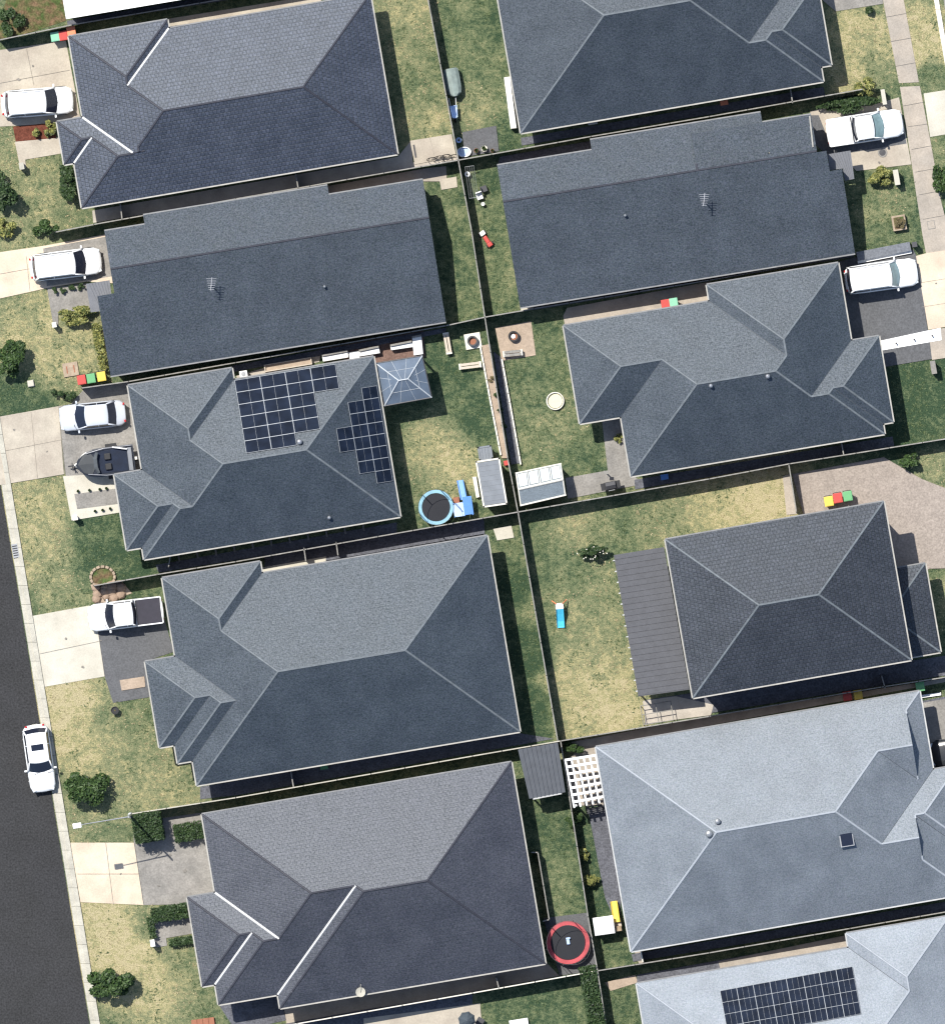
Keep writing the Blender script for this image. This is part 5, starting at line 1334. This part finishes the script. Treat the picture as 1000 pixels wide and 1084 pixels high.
for k, (x, y) in enumerate(LT):
    row = 'upper' if k < 4 else 'lower'; o_ = ['first', 'second', 'third', 'fourth'][k if k < 4 else k - 4]
    pot(x, y, .10, f'{o_} small dark planted pot from the left in the {row} row on the pale path', 'darksteel', L_dark, h=.25)
# manholes, grates, plates
r = thing('manhole_cover', 'round dark manhole cover below the right-hand white pickup', 'manhole cover', P(933.5, 161.5)); MB().lathe((0, 0, .04), [(.22, 0), (.22, .05), (.02, .055)], 24).build('lid', M['darksteel'], r); MB().ring((0, 0, .04), .22, .33, 0, .045, 24).build('collar', M['greycon'], r)
r = thing('drain_grate', 'rectangular drain grate set in the street kerb', 'drain', P(16.5, 583), R(-80)); MB().box((0, 0, .1), (.95, .42, .08)).build('frame', M['steel'], r)
for k in range(5): MB().box((-.32 + k * .16, 0, .145), (.07, .34, .015)).build('slot', M['black'], r)
r = thing('access_lid', 'square faint lid set into the right-hand footpath', 'lid', P(985, 238), R(-80)); MB().box((0, 0, .045), (.5, .45, .045)).build('lid', M['foot'], r); MB().box((0, 0, .04), (.58, .53, .04)).build('frame', M['greycon'], r)
r = thing('access_lid', 'square stone slab beside the tree near the left bins', 'slab', P(75, 391), R(A0)); MB().box((0, 0, .06), (1.05, .95, .12)).build('slab', M['stone'], r)
for x in (-.25, .25): MB().box((x, 0, .125), (.08, .5, .02)).build('lifting_bar', M['terracotta'], r)
r = thing('stone_block', 'small pale stone in the left lawn below the dark tree', 'stone', P(33, 406), R(10)); MB().box((0, 0, .12), (.5, .5, .24), taper=.8).build('stone', M['palecon'], r, bevel=.04)
r = thing('planter_box', 'square stone planter with a tuft in the green front lawn at right', 'planter', P(951, 236), R(A0)); MB().box((0, 0, .22), (.95, 1.05, .44)).build('box', M['stone'], r, bevel=.02); MB().box((0, 0, .44), (.7, .8, .06)).build('soil', M['soil'], r)
pot(122, 752, .28, 'round black pot beside the charcoal slab of the large slate house', 'black', h=.5)
# boulder bed and stone ring
r = thing('stone_ring', 'ring of stones round a small bed at the end of the fence', 'stone edging', P(109, 611))
random.seed(3)
for k in range(16):
    a = k / 16 * 2 * math.pi; MB().box((.82 * math.cos(a), .72 * math.sin(a), .1), (.3, .22, .22), a + 1.57, taper=.8).build('stone', M['stone'], r, bevel=.04)
MB().lathe((0, 0, .02), [(.72, 0), (.7, .06), (.02, .07)], 20).build('bed_soil', M['soil'], r)
bl = mat('boulder_stone', (.30, .22, .165), .9, .1, var=.25, scale=3)
for k in range(11):
    x, y = 103 + (k % 4) * 8 + random.uniform(-2, 2), 622 + (k // 4) * 5.5 + random.uniform(-1.5, 1.5); s_ = random.uniform(.25, .42)
    r = thing('boulder', ['leftmost', 'second', 'third', 'rightmost'][k % 4] + ' sandy boulder in the ' + ['upper', 'middle', 'lower'][k // 4] + ' row below the stone ring', 'boulder', P(x, y), random.random() * 3, 'boulders heaped below the stone ring')
    MB().lathe((0, 0, 0), [(s_, 0), (s_ * 1.05, .12), (s_ * .75, .26), (s_ * .2, .33)], 7).build('rock', bl, r)
slab('garden_bed', [(96,619),(128,614),(140,628),(104,640)], 'pave', 0.045)
slab('garden_bed', [(127,720),(153,716),(154,727),(129,731)], 'pave', 0.09)

# street lamp
r = thing('street_lamp', 'tall grey street lamp with a long arm over the verge near the dark shrub', 'street lamp', P(138.5, 863))
MB().tube((0, 0, 0), (0, 0, 6.9), .10, .06, 12).build('pole', M['steel'], r)
MB().tube((-.02, -.0, 6.2), (-3.35, -.55, 6.55), .045, .03, 8).build('arm', M['steel'], r)
MB().tube((0, 0, 5.5), (-1.0, -.16, 6.3), .025).build('brace', M['darksteel'], r)
MB().box((-3.55, -.6, 6.55), (.6, .36, .16), R(9)).build('lamp_head', M['white'], r, bevel=.04)
MB().lathe((0, 0, 0), [(.2, 0), (.2, .06), (.12, .1)], 12).build('base_plate', M['steel'], r)

# ------------------------------------------------------------------ plants
def foliage(name, label, cat, px, py, rx, ry, h, lm, n, leaf=.11, trunk=.0, box=False, rz=R(A0), z0=0.1, clumps=9, group=None, flowers=None):
    """rx, ry in metres; crown of separate leaves gathered into clumps round real limbs"""
    rnd = random.Random(int(px * 13 + py * 7)); r = thing(name, label, cat, P(px, py), 0, group)
    ca, sa = math.cos(rz), math.sin(rz); cl = []
    zc = z0 + (h - z0) * .5
    for k in range(clumps):
        if box: u, v, q_ = rnd.uniform(-1, 1), rnd.uniform(-1, 1), rnd.uniform(-.9, .9)
        else:
            a = rnd.random() * 6.283; d = rnd.random() ** .5 * rnd.choice((.6, .8, .95)); u, v, q_ = d * math.cos(a), d * math.sin(a), rnd.uniform(-.7, .9) * math.sqrt(max(.1, 1 - d * d))
        cl.append((u, v, q_, rnd.uniform(.2, .45)))
    mb = MB()
    for k in range(n):
        u, v, q_, cr_ = cl[rnd.randrange(clumps)]
        if box: cr_ *= .9
        while True:
            a, b, c = rnd.uniform(-1, 1), rnd.uniform(-1, 1), rnd.uniform(-1, 1); L_ = a * a + b * b + c * c
            if .25 < L_ < 1: break
        if box and rnd.random() < .6: u, v, q_, cr_ = rnd.uniform(-1, 1), rnd.uniform(-1, 1), rnd.uniform(.2, .95), .1
        if box: x, y, z = (u + a * cr_) * rx, (v + b * cr_) * ry, zc + (q_ + c * cr_) * (h - z0) / 2; x = max(-rx, min(rx, x)) + rnd.uniform(-.06, .06); y = max(-ry, min(ry, y)) + rnd.uniform(-.06, .06); z = min(z, h)
        else: x, y, z = (u + a * cr_) * rx, (v + b * cr_) * ry, zc + (q_ + c * cr_) * (h - z0) / 2
        z = max(z, .03); x, y = x * ca - y * sa, x * sa + y * ca
        t = rnd.random() * 6.283; e = rnd.uniform(-.9, .9); s_ = leaf * rnd.uniform(.6, 1.4)
        d1 = Vector((math.cos(t) * math.cos(e), math.sin(t) * math.cos(e), math.sin(e))); d2 = d1.cross(Vector((rnd.uniform(-.6, .6), rnd.uniform(-.6, .6), 1))).normalized()
        p = Vector((x, y, z)); mb.add([p - d1 * s_, p + d2 * s_ * .45, p + d1 * s_, p - d2 * s_ * .45], [(0, 1, 2, 3)])
    mb.build('crown' if trunk else 'foliage', lm, r)
    tb = MB(); tr_ = trunk or .03
    tb.tube((0, 0, 0), (0, 0, zc), tr_, tr_ * .6, 8)
    for u, v, q_, cr_ in cl[:8]:
        x, y = u * rx * .8, v * ry * .8; tb.tube((0, 0, zc * .55), (x * ca - y * sa, x * sa + y * ca, zc + q_ * (h - z0) * .35), tr_ * .5, tr_ * .15, 5)
    tb.build('trunk' if trunk else 'stem', M['bark'], r)
    if flowers:
        fb = MB()
        for k in range(14):
            a = rnd.random() * 6.283; d = rnd.random() ** .5; fb.box((rx * d * math.cos(a), ry * d * math.sin(a), h * .85), (.07, .07, .04))
        fb.build('blossom', M['offwhite'], r)
    return r
TG = 'street-side yard trees'
foliage('tree', 'dark bushy tree on the lawn left of the bins', 'tree', 13, 379, 1.3, 1.2, 2.1, L_mid, 3600, .12, .09, clumps=14, group=TG)
foliage('tree', 'dark round tree on the lawn beside the street hatchback', 'tree', 90, 830, 1.5, 1.4, 1.8, L_mid, 4800, .12, .09, clumps=17, group=TG)
foliage('tree', 'bright green leafy tree in the dry lawn at the bottom left', 'tree', 118, 1041, 1.45, 1.25, 2.2, L_mid, 3600, .13, .09, clumps=13, group=TG)
foliage('tree', 'dark tree cut off by the left edge below the first white wagon', 'tree', 1, 205, 1.2, 1.4, 2.2, L_dark, 3000, .12, .09, clumps=12, group=TG)
foliage('bush', 'pale green loose bush by the fence end below the navy roof', 'bush', 47, 240, .95, .85, 1.5, L_mid, 2000, .11, clumps=10)
foliage('bush', 'dry loose bush at the left edge above the second driveway', 'bush', 5, 240, .8, .8, 1.0, L_yel, 700, .1)
foliage('hedge', 'uneven dark hedge against the front wall of the navy roofed house', 'hedge', 75, 194, .8, 1.45, 1.3, L_dark, 2900, .11, clumps=18)
foliage('bush', 'spiky pale bush between the red mulch and the house', 'bush', 53, 136, .45, .6, .9, L_yel, 500, .12)
foliage('bush', 'small pale bush in the red mulch bed', 'bush', 38, 141, .35, .35, .7, L_yel, 300, .1)
foliage('hedge', 'leafy green hedge beside the flat porch of the left gabled house', 'hedge', 80, 333, 1.4, .65, 1.1, L_yel, 2300, .11, clumps=16)
for k in range(4): foliage('shrub', ['first', 'second', 'third', 'fourth'][k] + ' clipped dark shrub from the left between wagon and path', 'shrub', 57.5 + k * 9.3, 308 - k * 1.3, .27, .25, .6, L_dark, 380, .06, clumps=6, group='row of clipped shrubs by the second wagon')
foliage('hedge', 'thin ragged hedge along the left wall of the gabled house', 'hedge', 106.5, 367, .3, 1.6, .9, L_yel, 900, .1, box=True, clumps=12)
foliage('bush', 'small dark bush between the driveways near the bins', 'bush', 70, 419, .55, .45, .9, L_dark, 900, .1)
foliage('bush', 'tiny dark tuft at the corner of the third driveway', 'bush', 59, 416, .25, .3, .6, L_dark, 250, .08)
foliage('shrub', 'tall square clipped dark shrub beside the street lamp', 'shrub', 157, 875, .98, .98, 2.0, L_dark, 5200, .09, box=True, clumps=30)
foliage('hedge', 'oval dark clipped hedge against the plum roofed garage', 'hedge', 201, 880, 1.02, .6, 1.1, L_dark, 2400, .09, box=True, clumps=16)
foliage('hedge', 'dark hedge along the lower edge of the plum roofed driveway', 'hedge', 181, 966, 1.3, .5, 1.0, L_dark, 2600, .09, box=True, clumps=16)
foliage('hedge', 'thin low hedge under the front window of the plum roofed house', 'hedge', 193, 996, .85, .24, .6, L_dark, 700, .09, box=True, clumps=10)
foliage('hedge', 'narrow dark upright planting beside the small front path', 'hedge', 161, 982, .2, .7, .7, L_dark, 500, .09, box=True, clumps=8)
foliage('hedge', 'dark glossy hedge under the fence end at top right', 'hedge', 898, 110, 2.1, .55, 1.2, L_dark, 3900, .11, clumps=30)
foliage('bush', 'yellow green bush at the right end of the top right hedge', 'bush', 916, 92, .8, .6, 1.4, L_yel, 1500, .10, clumps=9)
foliage('bush', 'yellow flecked bush beside the cream letterbox at right', 'bush', 931, 187, 1.0, .6, 1.2, L_yel, 2000, .10, clumps=10)
foliage('bush', 'green bush at the right edge beside the footpath', 'bush', 996, 190, .75, 1.1, 1.2, L_mid, 1500, .11, clumps=9)
foliage('bush', 'dark round bush in the dry top right lawn', 'bush', 919, 11, .32, .35, .7, L_dark, 500, .09)
foliage('bush', 'grey green tuft in the square stone planter', 'bush', 952, 236, .35, .35, .8, L_red, 500, .09, z0=.45)
foliage('bush', 'bright green bush above the pinkish driveway', 'bush', 963, 487, .65, .55, 1.2, L_mid, 1300, .11)
foliage('tree', 'sparse young tree with white blossom in the dry backyard', 'tree', 627, 584, 1.1, .6, 1.4, L_dark, 750, .11, .04, clumps=9, flowers=True)
foliage('bush', 'low dark plant at the top end of the pergola strip', 'bush', 608, 791, .75, .5, 1.0, L_mid, 1300, .10)
foliage('bush', 'loose green plant below the white lattice pergola', 'bush', 608, 868, .6, .6, 1.2, L_mid, 900, .11)
foliage('bush', 'pale strappy plant halfway down the strip beside the light grey house', 'bush', 617, 905, .35, .45, .8, L_yel, 300, .12)
foliage('bush', 'pale green rosette plant lower in the strip beside the light grey house', 'bush', 625, 932, .5, .5, .9, L_yel, 600, .12)
foliage('creeper', 'tall dark creeper along the fence at the bottom edge', 'creeper', 627, 1058, .55, 2.3, 1.9, L_dark, 4200, .11, box=True, clumps=26)
foliage('bush', 'dark low bush at the top left corner of the photo', 'bush', 10, 25, .9, 1.1, .9, L_dark, 1500, .1)
for k in range(4): foliage('shrub', ['topmost', 'second', 'third', 'lowest'][k] + ' little shrub in the narrow bed beside the green backyard', 'shrub', 520.5 + k * 4.2, 401 + k * 16.5, .22, .22, .5, [L_red, L_mid, L_dark, L_mid][k], 220, .07, clumps=5, group='little shrubs in the narrow bed')
foliage('bush', 'little green plant at the corner by the pinkish side path', 'bush', 655, 464, .3, .3, .6, L_yel, 250, .08)
# stepping stones along the shaded strip below the solar roof
for k in range(12):
    x = 258 + (k - 4.5) * 19.5
    if 175 < x < 415: MB().box(tuple(P(x, 580 - (x - 258) * .167, .06)), (.12, .42, .05), R(A0)).build('stepping_stone', M['greycon'])
for k, o in enumerate([o for o in bpy.data.objects if o.name.startswith('stepping_stone')]):
    ORD = 'first second third fourth fifth sixth seventh eighth ninth tenth eleventh twelfth'.split()
    tag(o, ORD[k] + ' grey stepping stone from the left in the shaded strip below the solar roof', 'stepping stone', 'stepping stones below the solar roof')
for nm, lab, cat, x, y, m_, sz in (('crate', 'small orange crate in the shade below the top right slate house', 'crate', 766, 109, 'orange', (.5, .3, .35)),
        ('meter_box', 'pale meter box on the shaded wall below the top middle slate roof', 'box', 627, 130, 'offwhite', (.6, .25, .5)),
        ('crate', 'blue crate in the shaded passage below the slate house beside the round pool', 'crate', 703, 505, 'blue', (.5, .35, .35)),
        ('crate', 'green crate in the shaded passage below the large slate house', 'crate', 343, 812, 'green', (.5, .3, .3)),
        ('tool_box', 'small red box against the back fence beside the flat roofed shed', 'box', 536, 490, 'red', (.35, .3, .3))):
    r = thing(nm, lab, cat, P(x, y), R(A0)); MB().box((0, 0, sz[2] / 2), sz, taper=1.06).build('case', M[m_], r, bevel=.02); MB().box((0, 0, sz[2] + .02), (sz[0] * 1.08, sz[1] * 1.08, .04)).build('lid', M[m_], r)
# ------------------------------------------------------------------ grass tufts and weeds over the lawns (nobody could count them)
def inside(x, y, poly):
    c = False; n = len(poly)
    for i in range(n):
        (x0, y0), (x1, y1) = poly[i], poly[(i + 1) % n]
        if (y0 > y) != (y1 > y) and x < (x1 - x0) * (y - y0) / (y1 - y0) + x0: c = not c
    return c
from mathutils import noise as mnoise
rnd = random.Random(11)
boxes = [(min(p[0] for p in q), min(p[1] for p in q), max(p[0] for p in q), max(p[1] for p in q), q) for q in SLABS]
def tufts(name, m, n, want_dry, size):
    mb = MB(); k = 0; tries = 0
    while k < n and tries < n * 14:
        tries += 1; x, y = rnd.uniform(-15, 1015), rnd.uniform(-15, 1099)
        if x < kx(y, 1.5): continue
        d = dryness(x, y); nz = mnoise.noise(Vector((x * .045, y * .045, 3.0))) + .6 * mnoise.noise(Vector((x * .16, y * .16, 9.0)))
        if want_dry: ok = nz > .12 and d > .35
        else: ok = nz < -.02 + (.25 - d) * .5
        if not ok or any(a <= x <= c_ and b <= y <= e and inside(x, y, q) for a, b, c_, e, q in boxes): continue
        if any(r.hp(x, y) > 0 for r in ROOFS.values()): continue
        k += 1; p = P(x, y, .005)
        for j in range(3):
            a = rnd.random() * 6.283; L_ = size * rnd.uniform(.6, 1.4); dr = Vector((math.cos(a), math.sin(a), rnd.uniform(.25, .9))); sd = Vector((-math.sin(a), math.cos(a), 0)) * L_ * .22
            mb.add([p - sd, p + sd, p + dr * L_], [(0, 1, 2)])
    tag(mb.build(name, m), 'short uneven grass and weeds' if not want_dry else 'dry straw coloured grass', 'grass', kind='stuff')
tufts('grass', leaf_mat('grass_blades', (0.035, 0.062, 0.025), (0.13, 0.17, 0.075)), 9000, False, .11)
tufts('dry_grass', leaf_mat('straw_blades', (0.20, 0.17, 0.08), (0.48, 0.41, 0.25)), 4500, True, .10)
